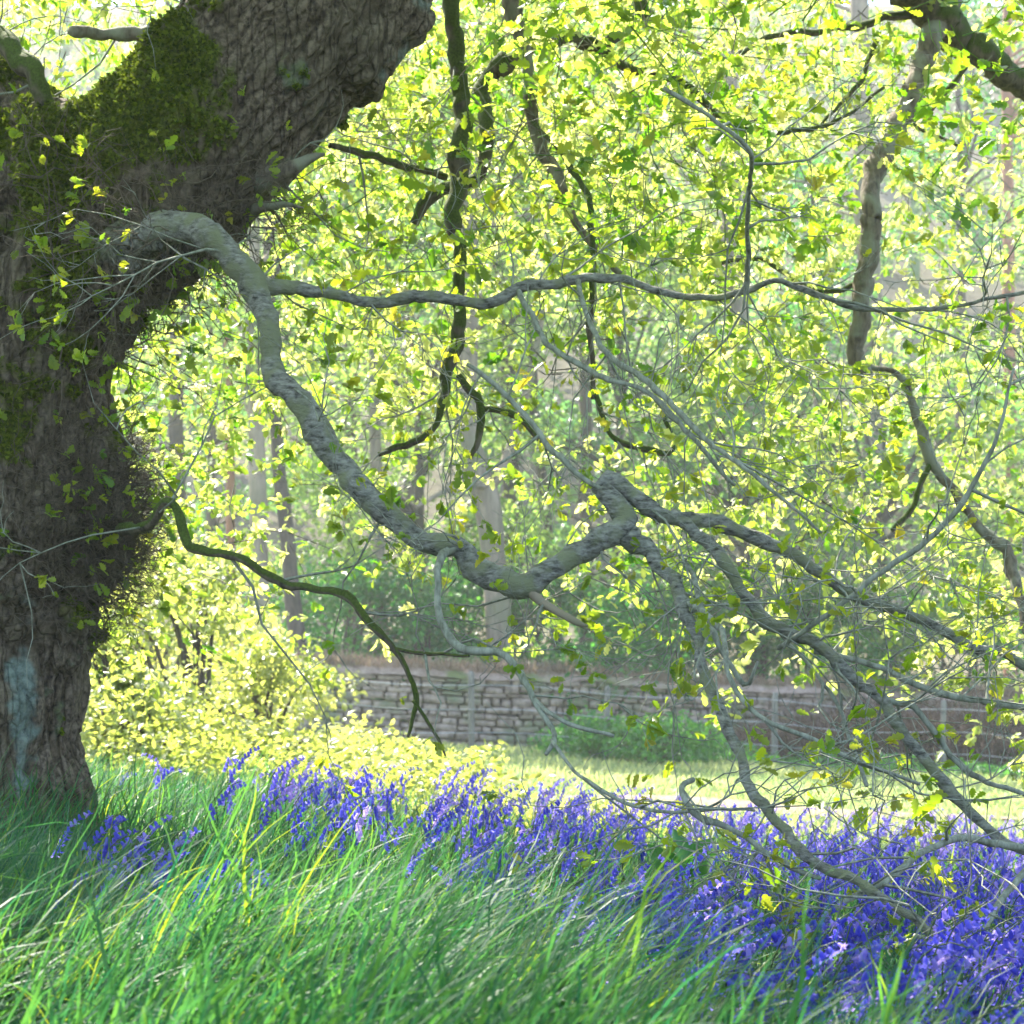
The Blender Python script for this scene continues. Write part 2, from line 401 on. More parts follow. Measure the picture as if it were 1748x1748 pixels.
def trunkmat():
    m, nt, out = newmat('old oak bark'); L = nt.links.new
    g = N(nt, 'ShaderNodeNewGeometry')
    def A(n_): return N(nt, 'ShaderNodeAttribute', attribute_name=n_).outputs['Fac']
    def noise(scale, detail=8, vec=None, rough=.6):
        t = N(nt, 'ShaderNodeTexNoise'); t.inputs['Scale'].default_value = scale; t.inputs['Detail'].default_value = detail; t.inputs['Roughness'].default_value = rough
        L(vec or g.outputs['Position'], t.inputs['Vector']); return t.outputs[0]
    def stretched(rot):
        mp = N(nt, 'ShaderNodeMapping', vector_type='POINT'); mp.inputs['Rotation'].default_value = rot; mp.inputs['Scale'].default_value = (1, 1, .16)
        L(g.outputs['Position'], mp.inputs['Vector'])
        v = N(nt, 'ShaderNodeTexVoronoi', feature='DISTANCE_TO_EDGE'); v.inputs['Scale'].default_value = 34
        n_ = N(nt, 'ShaderNodeTexNoise'); n_.inputs['Scale'].default_value = 12
        L(mp.outputs[0], n_.inputs['Vector'])
        ad = N(nt, 'ShaderNodeVectorMath', operation='MULTIPLY_ADD'); L(n_.outputs['Color'], ad.inputs[0]); ad.inputs[1].default_value = (.075, .075, .03); L(mp.outputs[0], ad.inputs[2])
        L(ad.outputs[0], v.inputs['Vector']); return v.outputs['Distance']
    v1 = stretched((0, 0, 0)); v2 = stretched((0, R(-40), 0))
    mf = N(nt, 'ShaderNodeMix'); L(A('limb'), mf.inputs[0]); L(v1, mf.inputs[2]); L(v2, mf.inputs[3]); vor = mf.outputs[0]
    nf = noise(70); nb = noise(3.5, 5)
    base = ramp(nt, nf, [(.32, (.028, .02, .014)), (.62, (.20, .155, .12))])
    base = mixc(nt, ramp(nt, nb, [(.4, (0, 0, 0)), (.6, (.6, .6, .6))]), base, (.12, .10, .07))
    cr = ramp(nt, vor, [(0, (.6, .58, .55)), (.10, (1, 1, 1))])
    c = mixc(nt, 1.0, base, cr, 'MULTIPLY')
    c2 = ramp(nt, A('crack'), [(.55, (1, 1, 1)), (1, (.45, .42, .38))]); c = mixc(nt, 1.0, c, c2, 'MULTIPLY')
    lc = ramp(nt, noise(55), [(.35, (.07, .10, .095)), (.62, (.19, .245, .225))]); c = mixc(nt, A('lichen'), c, lc)
    c = mixc(nt, A('silver'), c, ramp(nt, nf, [(.35, (.05, .047, .04)), (.6, (.24, .235, .21))]))
    mcol = ramp(nt, noise(130, 4), [(.3, (.02, .036, .004)), (.7, (.14, .18, .012))])
    mcol = mixc(nt, ramp(nt, nb, [(.4, (0, 0, 0)), (.6, (.7, .7, .7))]), mcol, (.085, .085, .012))
    c = mixc(nt, A('moss'), c, mcol)
    p = N(nt, 'ShaderNodeBsdfPrincipled'); p.inputs['Roughness'].default_value = .88; p.inputs['Specular IOR Level'].default_value = .2
    L(c, p.inputs['Base Color'])
    b1 = N(nt, 'ShaderNodeBump'); b1.inputs['Strength'].default_value = .9; b1.inputs['Distance'].default_value = .012; L(nf, b1.inputs['Height'])
    mr = N(nt, 'ShaderNodeMapRange'); mr.inputs[2].default_value = .12; L(vor, mr.inputs[0])
    b2 = N(nt, 'ShaderNodeBump'); b2.inputs['Strength'].default_value = .8; b2.inputs['Distance'].default_value = .008
    L(mr.outputs[0], b2.inputs['Height']); L(b1.outputs[0], b2.inputs['Normal']); L(b2.outputs[0], p.inputs['Normal'])
    L(p.outputs[0], out.inputs[0]); return m
me.materials.clear(); me.materials.append(trunkmat())
link('trunk', me, oak)

# moss tufts standing off the bark
mi = np.where((moss > .55) & vis)[0]
mi = mi[rng.integers(0, len(mi), 42000)]
mb = MB()
dirs = unit(no[mi] * .8 + rng.normal(size=(len(mi), 3)) * .55 + np.array([0, 0, -.25]))
st = co2[mi] + rng.normal(size=(len(mi), 3)) * .004
leaves(mb, 'simple', st, dirs, rng.uniform(.008, .02, len(mi)), rng.uniform(0, 1, len(mi)))
mm = leafmat('moss tuft', [(0, (.03, .05, .005)), (1, (.14, .18, .015))], [(0, (.04, .07, .005)), (1, (.2, .26, .02))], rough=.8, spec=.1, tfac=.3)
tag(mb.build('moss', mm, oak), kind='stuff')

# ---- branches (traced control points: px, py, radius px, depth)
BR = {}
def branch(name, ctrl, mat, parent, step=.02, sides=10, knob=.18, wob=.10, seed=0):
    c = np.array([[*P(a, b, d), r * d / F] for a, b, r, d in ctrl])
    s = spline(c, step); pts = s[:, :3].copy(); rad = np.maximum(s[:, 3], .0012)
    ln = np.concatenate([[0], np.cumsum(np.linalg.norm(np.diff(pts, axis=0), axis=1))])
    rs = np.random.default_rng(int(abs(seed * 10)) + len(pts)); kn = rs.uniform(0, ln[-1], max(1, int(ln[-1] * 4.5))); kw = rs.uniform(.012, .035, len(kn)); kh = rs.uniform(.04, .30, len(kn)) * (.6 if rad.max() > .03 else 1)
    rad = rad * .82
    for i in range(len(pts)):
        q = pts[i] + seed
        rad[i] *= 1 + float(np.sum(kh * np.exp(-((ln[i] - kn) / kw) ** 2)))
        rad[i] *= 1 + knob * mnoise.noise(Vector(q * 9)) + knob * .8 * mnoise.noise(Vector(q * 26))
        pts[i] += np.array([mnoise.noise(Vector(q * 7 + k * 31)) for k in range(3)]) * min(.03, .004 + rad[i] * 1.1) * .95 + np.array([mnoise.noise(Vector(q * 22 + k * 17)) for k in range(3)]) * min(.014, .002 + rad[i] * .5)
    v, q = tubes(pts[None], rad[None], sides)
    # bark lumps
    v = v + 0
    if rad.max() > .015:
        ctr = np.repeat(pts, sides, 0); nr = v - ctr
        f = np.array([1 + .16 * mnoise.noise(Vector(p_ * 50)) + .16 * mnoise.noise(Vector(p_ * 20)) for p_ in v])
        v = ctr + nr * f[:, None]
    b = MB(); b.add(v, q)
    k = np.arange(sides); e = len(v) - sides
    b.f.append(np.array([list(e + k)], dtype=np.int32)); b.f.append(np.array([list(k[::-1])], dtype=np.int32))
    o = b.build(name, M[mat], parent)
    BR.setdefault(parent.name, []).append((pts, rad)); return pts, rad

low = branch('low_branch', [(112, 560, 44, 6.04), (152, 500, 40, 5.93), (200, 442, 36, 5.81), (255, 405, 34, 5.72), (312, 389, 32, 5.65), (342, 398, 29, 5.6), (385, 430, 27, 5.58), (430, 478, 29, 5.55), (452, 540, 23, 5.5), (470, 620, 23, 5.45), (510, 695, 27, 5.4), (552, 738, 28, 5.38), (582, 800, 24, 5.35), (622, 850, 27, 5.3), (700, 895, 22, 5.28), (780, 937, 24, 5.25), (850, 982, 27, 5.2), (905, 1000, 29, 5.2), (955, 960, 24, 5.2), (1008, 925, 24, 5.22), (1062, 905, 25, 5.25), (1055, 870, 23, 5.28), (1030, 835, 20, 5.3)], 'silver', oak, sides=16)
for c, nm in [
    ([(1032, 838, 17, 5.3), (1045, 815, 17, 5.32), (1098, 858, 18, 5.3), (1160, 885, 15, 5.3), (1270, 903, 14, 5.35), (1390, 972, 12, 5.4), (1500, 1030, 11, 5.45), (1640, 1090, 10, 5.5), (1760, 1135, 10, 5.55), (1950, 1200, 7, 5.6)], 'b'),
    ([(1150, 884, 14, 5.3), (1225, 945, 13, 5.2), (1290, 1030, 13, 5.15), (1360, 1090, 13, 5.1), (1420, 1130, 13, 5.05), (1500, 1190, 12, 5.0), (1560, 1270, 12, 4.95), (1640, 1380, 11, 4.9), (1700, 1430, 10, 4.85), (1790, 1470, 9, 4.8), (1900, 1540, 6, 4.8)], 'b'),
    ([(1062, 912, 20, 5.25), (1120, 950, 15, 5.2), (1165, 1010, 14, 5.1), (1185, 1080, 11, 5.0), (1210, 1160, 11, 4.9), (1245, 1240, 12, 4.8), (1275, 1330, 12, 4.65), (1330, 1410, 11, 4.5), (1400, 1470, 11, 4.35), (1500, 1525, 10, 4.2), (1590, 1590, 8, 4.05), (1660, 1650, 5, 3.9)], 'b'),
    ([(430, 478, 20, 5.55), (490, 490, 16, 5.6), (560, 500, 13, 5.65), (640, 510, 12, 5.7), (740, 508, 12, 5.72), (830, 515, 12, 5.7), (885, 490, 11, 5.7), (950, 480, 10, 5.72), (1040, 475, 9, 5.75), (1100, 490, 8, 5.75), (1180, 506, 7, 5.7), (1260, 500, 7, 5.65), (1320, 480, 6, 5.6), (1400, 505, 6, 5.6), (1480, 522, 6, 5.6), (1600, 525, 5, 5.6), (1760, 498, 4, 5.6)], 'b'),
    ([(985, 480, 6, 5.72), (1000, 540, 6, 5.6), (1035, 600, 6, 5.5), (1090, 640, 6, 5.4), (1150, 690, 6, 5.3), (1220, 760, 5, 5.2), (1310, 830, 4, 5.1), (1400, 910, 3, 5.1)], 's'),
    ([(880, 492, 6, 5.7), (920, 560, 6, 5.6), (975, 615, 6, 5.5), (1060, 655, 5, 5.4), (1120, 680, 5, 5.35), (1200, 765, 5, 5.3), (1255, 825, 4, 5.3)], 's'),
    ([(800, 620, 4, 5.4), (870, 680, 6, 5.4), (930, 750, 6, 5.35), (985, 810, 6, 5.3), (1050, 850, 5, 5.3)], 's'),
    ([(1330, 1110, 6, 5.1), (1400, 1060, 6, 5.0), (1500, 980, 6, 4.95), (1600, 900, 6, 4.9), (1670, 820, 5, 4.85), (1710, 720, 4, 4.8), (1730, 630, 3, 4.8)], 's'),
    ([(775, 938, 10, 5.24), (745, 975, 9, 5.15), (752, 1040, 8, 5.1), (785, 1105, 9, 5.05), (855, 1110, 8, 5.0), (888, 1150, 9, 4.95), (912, 1200, 7, 4.9), (945, 1250, 6, 4.85), (930, 1285, 4, 4.8)], 's'),
    ([(900, 1180, 5, 4.93), (960, 1230, 5, 4.85), (1050, 1255, 4, 4.8)], 's'),
    ([(940, 1262, 4, 4.82), (1000, 1330, 4, 4.7), (1080, 1375, 4, 4.6), (1180, 1385, 4, 4.5), (1290, 1380, 3, 4.4)], 's'),
    ([(1160, 1010, 6, 5.1), (1230, 1080, 6, 4.9), (1250, 1170, 6, 4.8), (1330, 1240, 5, 4.7), (1470, 1300, 5, 4.7), (1570, 1340, 4, 4.7)], 's'),
    ([(1185, 1330, 7, 4.6), (1165, 1345, 7, 4.55), (1190, 1385, 7, 4.5), (1260, 1420, 6, 4.45), (1340, 1470, 6, 4.4), (1400, 1500, 5, 4.35)], 's'),
    ([(1748, 1440, 8, 4.6), (1650, 1430, 8, 4.5), (1580, 1450, 8, 4.4), (1480, 1520, 7, 4.3), (1400, 1570, 4, 4.2)], 's'),
    ([(1760, 1470, 7, 4.3), (1700, 1550, 7, 4.2), (1650, 1610, 6, 4.1), (1560, 1600, 4, 4.0)], 's'),
    ([(1500, 1190, 7, 5.0), (1570, 1225, 7, 5.0), (1660, 1320, 6, 5.0), (1760, 1360, 5, 5.0)], 's'),
    ([(1390, 1110, 7, 5.08), (1480, 1130, 7, 5.05), (1600, 1180, 7, 5.0), (1760, 1205, 6, 5.0)], 's'),
    ([(1170, 960, 6, 5.2), (1210, 1060, 6, 5.0), (1265, 1170, 5, 4.95), (1290, 1130, 3, 4.9)], 's'),
    ([(1130, 150, 4, 5.0), (1275, 250, 5, 5.0), (1275, 360, 5, 5.3), (1272, 500, 6, 5.62)], 's'),
    ([(1160, 880, 4, 5.3), (1330, 1080, 4, 5.25), (1420, 1190, 4, 5.1), (1480, 1340, 4, 4.9)], 's'),
]:
    branch('branch' if nm == 'b' else 'side_shoot', c, 'silver' if nm == 'b' else 'twig', oak, sides=12 if nm == 'b' else 7, seed=c[0][0])
branch('broken_snag', [(895, 1000, 13, 5.2), (930, 1030, 10, 5.2), (960, 1046, 8, 5.18), (985, 1062, 6, 5.15), (1003, 1068, 2, 5.15)], 'pale_trunk', oak, seed=4)
branch('dead_stub', [(345, 30, 17, 6.2), (300, 38, 16, 6.15), (250, 50, 15, 6.1), (200, 57, 15, 6.1), (150, 52, 13, 6.05), (118, 50, 10, 6.0)], 'brownbark', oak, sides=14, knob=.3)
branch('dead_stub', [(445, 318, 30, 5.98), (485, 290, 20, 5.93), (520, 276, 12, 5.9), (555, 266, 3, 5.88)], 'brownbark', oak, seed=2)
branch('dead_stub', [(430, 350, 14, 5.95), (470, 348, 8, 5.9), (520, 354, 2, 5.87)], 'brownbark', oak, seed=3)
branch('branch', [(-60, 50, 30, 6.1), (0, 70, 24, 6.0), (50, 100, 23, 5.9), (75, 145, 20, 5.9), (85, 200, 18, 5.95)], 'mossy', oak, sides=14, seed=9)
MOSSY = [
    [(200, 905, 12, 5.85), (255, 895, 10, 5.7), (290, 860, 9, 5.6), (325, 935, 10, 5.55), (400, 955, 9, 5.5), (470, 992, 9, 5.5), (560, 1012, 8, 5.45), (625, 1052, 8, 5.4), (672, 1110, 7, 5.4), (702, 1165, 6, 5.4), (708, 1200, 5, 5.4), (697, 1260, 3, 5.4)],
    [(665, 1105, 4, 5.4), (730, 1115, 4, 5.4), (800, 1120, 3, 5.3)],
    [(705, 1195, 4, 5.4), (740, 1250, 3, 5.4), (760, 1290, 2, 5.4)],
    [(735, -260, 30, 6.9), (768, -100, 22, 6.9), (770, 0, 19, 6.9), (785, 100, 17, 6.9), (790, 220, 19, 6.85), (778, 330, 18, 6.8), (782, 420, 14, 6.8), (788, 510, 12, 6.8), (785, 580, 13, 6.8), (768, 640, 12, 6.8), (752, 690, 8, 6.8), (735, 735, 7, 6.8), (690, 760, 8, 6.8), (645, 778, 5, 6.8)],
    [(860, -260, 30, 7.2), (880, -100, 22, 7.1), (875, 0, 18, 7.1), (892, 90, 14, 7.1), (905, 180, 13, 7.1), (930, 260, 14, 7.1), (965, 330, 12, 7.0), (1000, 400, 8, 7.0), (1060, 470, 6, 7.0)],
    [(1120, -60, 14, 7.6), (1060, 60, 12, 7.5), (1000, 72, 15, 7.5), (920, 62, 16, 7.5), (862, 105, 20, 7.5), (826, 150, 18, 7.5), (832, 230, 14, 7.4), (820, 300, 13, 7.4), (740, 335, 14, 7.4), (712, 385, 9, 7.4)],
    [(1000, 72, 9, 7.5), (1060, 110, 9, 7.5), (1120, 125, 9, 7.4), (1180, 152, 8, 7.3), (1240, 208, 6, 7.3), (1340, 228, 5, 7.3), (1440, 200, 4, 7.3), (1510, 150, 3, 7.3)],
    [(785, 640, 7, 6.8), (822, 690, 9, 6.8), (820, 740, 7, 6.8), (805, 785, 5, 6.8)],
    [(826, 700, 6, 6.8), (880, 712, 6, 6.8), (940, 770, 5, 6.8)],
    [(1010, 660, 6, 6.9), (1040, 745, 6, 6.9), (1110, 772, 7, 6.9), (1150, 770, 5, 6.9), (1135, 700, 4, 6.9)],
    [(560, 250, 6, 6.6), (660, 272, 8, 6.8), (700, 285, 8, 6.9), (760, 300, 8, 7.0)],
    [(900, 200, 5, 7.1), (1000, 330, 6, 6.8), (1010, 540, 6, 6.8), (1015, 680, 5, 6.9)],
]
for i, c in enumerate(MOSSY):
    branch('hanging_branch' if i > 2 else 'mossy_branch', c, 'mossy' if i != 4 else 'brownbark', oak, sides=12, seed=i * 3.1)

# ---- neighbouring oak, its trunk right of the picture
nx, ny = 6.4, 10.5
oak2 = empty('neighbouring_oak', (nx, ny, float(ground(nx, ny))), 'oak reaching in from the right with dark mossy bough and crooked hanging branch', 'tree')
def wpx(x, y, z): return (x / y * F + 874, HOR - (z - EYE) / y * F)
a_ = wpx(nx, ny, ground(nx, ny) - .2); b_ = wpx(nx, ny, 3.0); c_ = wpx(nx - .6, 10.2, 5.6)
branch('trunk', [(*a_, 170, ny), (a_[0] - 10, a_[1] - 260, 130, ny), (*b_, 115, ny), (*c_, 90, 10.2)], 'mossy', oak2, step=.08, sides=24, knob=.1)
branch('bough', [(*b_, 60, ny), (2400, 420, 50, 10.0), (1950, 235, 34, 9.2), (1748, 150, 26, 8.8), (1690, 105, 30, 8.7), (1640, 62, 34, 8.7), (1585, 10, 38, 8.6), (1520, -60, 38, 8.4), (1400, -200, 30, 8.0)], 'mossy', oak2, sides=16, seed=3)
branch('hanging_branch', [(1625, -15, 30, 8.72), (1604, 30, 27, 8.62), (1584, 80, 23, 8.5), (1560, 160, 21, 8.4), (1520, 240, 21, 8.3), (1490, 310, 21, 8.25), (1485, 400, 20, 8.2), (1480, 470, 18, 8.2), (1465, 560, 18, 8.2), (1462, 610, 19, 8.2), (1470, 640, 17, 8.2)], 'brownbark', oak2, sides=14, seed=8)
branch('hanging_branch', [(1470, 618, 6, 8.25), (1495, 626, 6, 8.25), (1532, 640, 6, 8.2), (1560, 700, 10, 8.2), (1582, 775, 14, 8.2), (1610, 815, 10, 8.2), (1665, 890, 9, 8.2), (1715, 935, 13, 8.2), (1735, 1000, 11, 8.1), (1750, 1080, 7, 8.0)], 'brownbark', oak2, sides=14, seed=8)
for c in [[(1570, 20, 10, 8.6), (1440, 48, 7, 8.5), (1330, 58, 6, 8.4), (1250, 105, 6, 8.3), (1210, 160, 5, 8.2)],
          [(1500, 65, 6, 8.5), (1470, 130, 5, 8.5), (1400, 215, 4, 8.5)],
          [(1660, 90, 8, 8.7), (1600, 180, 5, 8.7), (1560, 210, 4, 8.7), (1640, 250, 3, 8.7)],
          [(1480, 480, 6, 8.2), (1400, 500, 5, 8.3), (1300, 440, 5, 8.4), (1230, 450, 4, 8.4)],
          [(1590, 780, 6, 8.2), (1560, 860, 6, 8.2), (1520, 905, 4, 8.2)],
          [(1748, 150, 12, 8.8), (1850, 300, 10, 8.8), (1800, 520, 8, 8.8), (1748, 620, 5, 8.8)]]:
    branch('branch', c, 'mossy', oak2, sides=8, seed=c[0][1])

# ---- twigs and leaves that grow from the branches
def ttube(mb, pts, r0, r1=.0006, sides=4):
    M_, N_, _ = pts.shape
    r = np.linspace(1, 0, N_)[None] * (np.broadcast_to(r0, (M_,))[:, None] - r1) + r1
    v, q = tubes(pts, r, sides); mb.add(v, q)

def sprout(items, per_m, Lr, r0, back=.4, out=1.0, up=.0, thin=(0, 1)):
    st, dr = [], []
    for pts, rad in items:
        seg = np.diff(pts, axis=0); L = np.linalg.norm(seg, axis=1).sum()
        k = rng.poisson(L * per_m)
        i = (rng.uniform(thin[0], thin[1], k) * (len(seg) - 1)).astype(int)
        t = unit(seg[i]); st.append(pts[i]); dr.append(t * back + rdir(k) * out + np.array([0, 0, up]))
    st = np.vstack(st); dr = np.vstack(dr)
    return grow(st, dr, rng.uniform(*Lr, len(st)), n=7, wander=.22, droop=.02)

def subs(tw, k, Lr, wander=.25, spread=.9, lo=2):
    M_, N_, _ = tw.shape
    i = rng.integers(0, M_, M_ * k); j = rng.integers(lo, N_ - 1, M_ * k)
    t = unit(tw[i, j + 1] - tw[i, j])
    return grow(tw[i, j], t + rdir(M_ * k) * spread, rng.uniform(*Lr, M_ * k), n=5, wander=wander)

def inframe(p, m=60):
    x = p[:, 0] / p[:, 1] * F + 874; y = HOR - (p[:, 2] - EYE) / p[:, 1] * F
    return (x > -m) & (x < 1748 + m) & (y > -m) & (y < 1748 + m)

items = [b for b in BR['ancient_oak']]
lowit = items[:20]; hangit = items[20:]
tw1 = sprout([lowit[0]], 7, (.2, .75), .004)
tw2 = sprout(lowit[1:], 7.5, (.2, .75), .004, back=.8)
tw3 = sprout(hangit, 5.5, (.25, .8), .004, back=.6)
tw = np.concatenate([tw1, tw2, tw3])
gz = ground(tw[:, -1, 0], tw[:, -1, 1])
tw = tw[tw[:, -1, 2] > gz + .12]
s1 = subs(tw, 3, (.10, .38)); s2 = subs(s1, 2, (.05, .18))
mb = MB(); ttube(mb, tw, rng.uniform(.0022, .0045, len(tw))); ttube(mb, s1, .0019); ttube(mb, s2, .0012, sides=3)
mb.build('twigs', M['twig'], oak)
def leafy(tips, prob, size, mb, kind, tintm, k=5, spread=.8, flat=.6):
    p = tips[:, -1]; d = tips[:, -1] - tips[:, -2]
    keep = rng.random(len(p)) < prob
    p = p[keep]; d = d[keep]
    t = tintm + rng.normal(size=len(p)) * .18 + .25 * np.array([mnoise.noise(Vector(q_ * 1.6)) for q_ in p])
    clusters(mb, kind, p, d, rng.uniform(*size, len(p)), t, k=k, spread=spread, flat=flat)
lm = MB()
leafy(s1, .55, (.024, .046), lm, 'oak', .55, k=5); leafy(s2, .30, (.022, .042), lm, 'oak', .6, k=4); leafy(tw, .7, (.028, .05), lm, 'oak', .5, k=5)
lm.build('foliage', M['oak_leaf'], oak)

# burr twigs bristling from the waist of the trunk
sel = np.where(vis & (px > -20) & (((py > 680) & (py < 1120)) ) & (no[:, 1] < .35))[0]
wsel = np.exp(-((py[sel] - 900) / 130) ** 2) * (.25 + np.clip(px[sel] / 220, 0, 1)); wsel /= wsel.sum()
bi = rng.choice(sel, 800, p=wsel)
dr = no[bi] * .8 + rdir(len(bi)) * .7 + np.array([.25, 0, .15])
bt = grow(co2[bi], dr, rng.uniform(.05, .20, len(bi)), n=5, wander=.3)
bs = subs(bt, 2, (.03, .09), spread=1.1, lo=1)
mb = MB(); ttube(mb, bt, .0016, sides=3); ttube(mb, bs, .0010, sides=3)
sel2 = np.where(vis & (px > 60) & (py > 280) & (py < 620) & (no[:, 1] < .2))[0]
b2 = rng.choice(sel2, 210)
b2t = grow(co2[b2], no[b2] + rdir(len(b2)) * .9, rng.uniform(.1, .4, len(b2)), n=6, wander=.3); b2s = subs(b2t, 3, (.05, .15))
ttube(mb, b2t, .0022); ttube(mb, b2s, .0012, sides=3)
mb.build('burr_twigs', M['dead_twig'], oak)
lm = MB(); leafy(b2s, .22, (.02, .045), lm, 'oak', .45, k=4); leafy(bt, .12, (.02, .045), lm, 'oak', .35, k=4); leafy(b2t, .3, (.02, .045), lm, 'oak', .45, k=4)
lm.build('epicormic_leaves', M['oak_leaf'], oak)

# ------------------------------------------------------------------ sunlit foliage masses of the two oaks
DM = np.array([  # share of each 218 px tile filled by yellow green oak leaves
    [.8, .8, .6, .95, .9, .95, .95, .6],
    [.3, .5, .9, .95, .85, .75, .65, .45],
    [.1, .9, .8, .7, .55, .65, .8, .9],
    [.1, .8, .30, .06, .14, .5, .9, .95],
    [.1, .35, .05, .0, .35, .25, .45, .65],
    [.0, .0, .0, .0, .0, .08, .15, .25],
    [.0] * 8, [.0] * 8])
def dens(x, y):
    u = np.clip(x / 218.5 - .5, 0, 6.999); v = np.clip(y / 218.5 - .5, 0, 6.999)
    i = u.astype(int); j = v.astype(int); fu = u - i; fv = v - j
    return DM[j, i] * (1 - fu) * (1 - fv) + DM[j, i + 1] * fu * (1 - fv) + DM[j + 1, i] * (1 - fu) * fv + DM[j + 1, i + 1] * fu * fv

def mass(n, dr, xr, yr, size, k, kind, mb, tw_mb, tint, gain=1.0):
    x = rng.uniform(*xr, n); y = rng.uniform(*yr, n); d = rng.uniform(*dr, n)
    p = np.stack([(x - 874) / F * d, d, EYE - (y - HOR) / F * d], -1)
    nz = np.array([mnoise.noise(Vector(q * 1.1)) + .5 * mnoise.noise(Vector(q * 3.2)) for q in p])
    thin = 1 - .94 * np.exp(-((x - 822) / 62) ** 2) * np.clip((y - 480) / 80, 0, 1) - .6 * np.exp(-((x - 470) / 55) ** 2) * np.clip((y - 780) / 80, 0, 1)
    keep = rng.random(n) < thin * gain * dens(x, y) * np.clip(.38 + 2.6 * nz, 0, 1.3)
    p = p[keep]; nz = nz[keep]
    dd = rdir(len(p)) + np.array([.2, -.2, -.1])
    t = grow(p, dd, rng.uniform(.12, .4, len(p)), n=4, wander=.25)
    ttube(tw_mb, t, rng.uniform(.0015, .003, len(p)), sides=3)
    for j, kk in ((4, k), (2, max(2, k - 2)), (3, 2)):
        clusters(mb, kind, t[:, j], t[:, j] - t[:, j - 1], rng.uniform(*size, len(p)), tint + nz * .35 + rng.normal(size=len(p)) * .26, k=kk, spread=1.0, flat=.9)
lm = MB(); tm = MB()
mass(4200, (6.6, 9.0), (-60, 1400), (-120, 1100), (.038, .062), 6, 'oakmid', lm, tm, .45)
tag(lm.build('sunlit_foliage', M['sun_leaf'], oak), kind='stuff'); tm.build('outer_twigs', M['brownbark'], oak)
lm = MB(); tm = MB()
mass(320, (5.8, 7.2), (560, 1800), (-80, 560), (.045, .065), 4, 'oak', lm, lm, .2)
lm.build('shaded_leaves', M['oak_leaf'], oak)
lm = MB(); tm = MB()
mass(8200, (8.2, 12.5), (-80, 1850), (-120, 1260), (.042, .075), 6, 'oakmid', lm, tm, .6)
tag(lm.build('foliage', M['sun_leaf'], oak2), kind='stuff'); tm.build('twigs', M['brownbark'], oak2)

# crown of the old oak above the picture: shades the trunk, the low branch and the long grass
for c in [[(2.2, 6.9, 4.3, .2), (3.2, 6.6, 5.0, .14), (4.6, 6.0, 5.3, .08)], [(-1.9, 6.4, 3.2, .2), (-2.6, 5.2, 4.4, .15), (-2.8, 3.4, 5.0, .08)],
          [(-1.3, 6.35, 3.2, .13), (-.8, 5.4, 4.3, .12), (0, 3.8, 5.0, .07)], [(1.0, 6.3, 3.6, .12), (1.6, 5.0, 4.6, .1), (2.2, 3.2, 5.0, .05)],
          [(.9, 6.35, 3.6, .12), (-.3, 6.6, 4.6, .12), (-.37, 6.9, 3.95, .05)], [(-2.4, 6.8, 3.0, .2), (-4.0, 6.9, 4.8, .14), (-6.5, 6.5, 5.5, .06)]]:
    s = spline(c, .1); v, q = tubes(s[None, :, :3], s[None, :, 3], 10); b = MB(); b.add(v, q); b.build('crown_limb', M['mossy'], oak)
n = 15000
p = np.stack([rng.uniform(-8, 6, n), rng.uniform(.5, 8.0, n), rng.uniform(4.0, 6.4, n)], -1)
nz = np.array([mnoise.noise(Vector(q * .9)) + .6 * mnoise.noise(Vector(q * 2.3)) for q in p])
keep = rng.random(n) < np.clip(.66 + 1.3 * nz, 0, 1)
_sd = np.array([math.sin(R(SUN_AZ)) * math.cos(R(SUN_EL)), math.cos(R(SUN_AZ)) * math.cos(R(SUN_EL)), math.sin(R(SUN_EL))])
gp = p - _sd * ((p[:, 2] - .55) / _sd[2])[:, None]       # where each spray's shade falls: leave gaps in the crown
gap = np.exp(-(((gp[:, 0] + .42) / .34) ** 2 + ((gp[:, 1] - 2.75) / .75) ** 2)) * 1.3 + .8 * np.exp(-(((gp[:, 0] + .02) / .10) ** 2 + ((gp[:, 1] - 3.0) / .3) ** 2)) + np.clip((gp[:, 1] - 5.2) / 1.5, 0, 1)
g2 = p - _sd * ((p[:, 2] - 2.3) / _sd[2])[:, None]; gap = gap + np.exp(-(((g2[:, 0] + 1.0) / .55) ** 2 + ((g2[:, 1] - 6.0) / .35) ** 2))
keep &= rng.random(n) > gap * 1.05
keep &= p[:, 2] > 1.35 + .29 * p[:, 1] + .3
p = p[keep]
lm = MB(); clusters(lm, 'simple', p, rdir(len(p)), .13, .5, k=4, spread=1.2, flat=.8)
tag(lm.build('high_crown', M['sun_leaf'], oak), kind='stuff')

# ------------------------------------------------------------------ woodland behind the wall
def crown(mb, cx, cy, z0, z1, r, n, size, kind='simple', tint=.5, shell=.6, nclump=26, flat=.9):
    k = nclump
    h = rng.uniform(0, 1, k); a = rng.uniform(0, 2 * np.pi, k); rr = r * np.sqrt(rng.uniform(.1, 1, k)) * np.sin(np.pi * np.clip(h * .8 + .15, 0, 1))
    c = np.stack([cx + rr * np.cos(a), cy + rr * np.sin(a), z0 + (z1 - z0) * h], -1)
    cr = r * rng.uniform(.25, .5, k)
    i = rng.integers(0, k, n)
    q = rdir(n) * (rng.uniform(0, 1, n) ** .33)[:, None] * np.array([1, 1, .62])
    p = c[i] + q * cr[i][:, None]
    tl = tint + rng.normal(size=k)[i] * .18 + rng.normal(size=n) * .12
    leaves(mb, kind, p, rdir(n) * np.array([1, 1, .6]) + np.array([0, -.3, -.25]), rng.uniform(.7, 1.2, n) * size, tl, flat=flat * 1.7)
    return c, cr

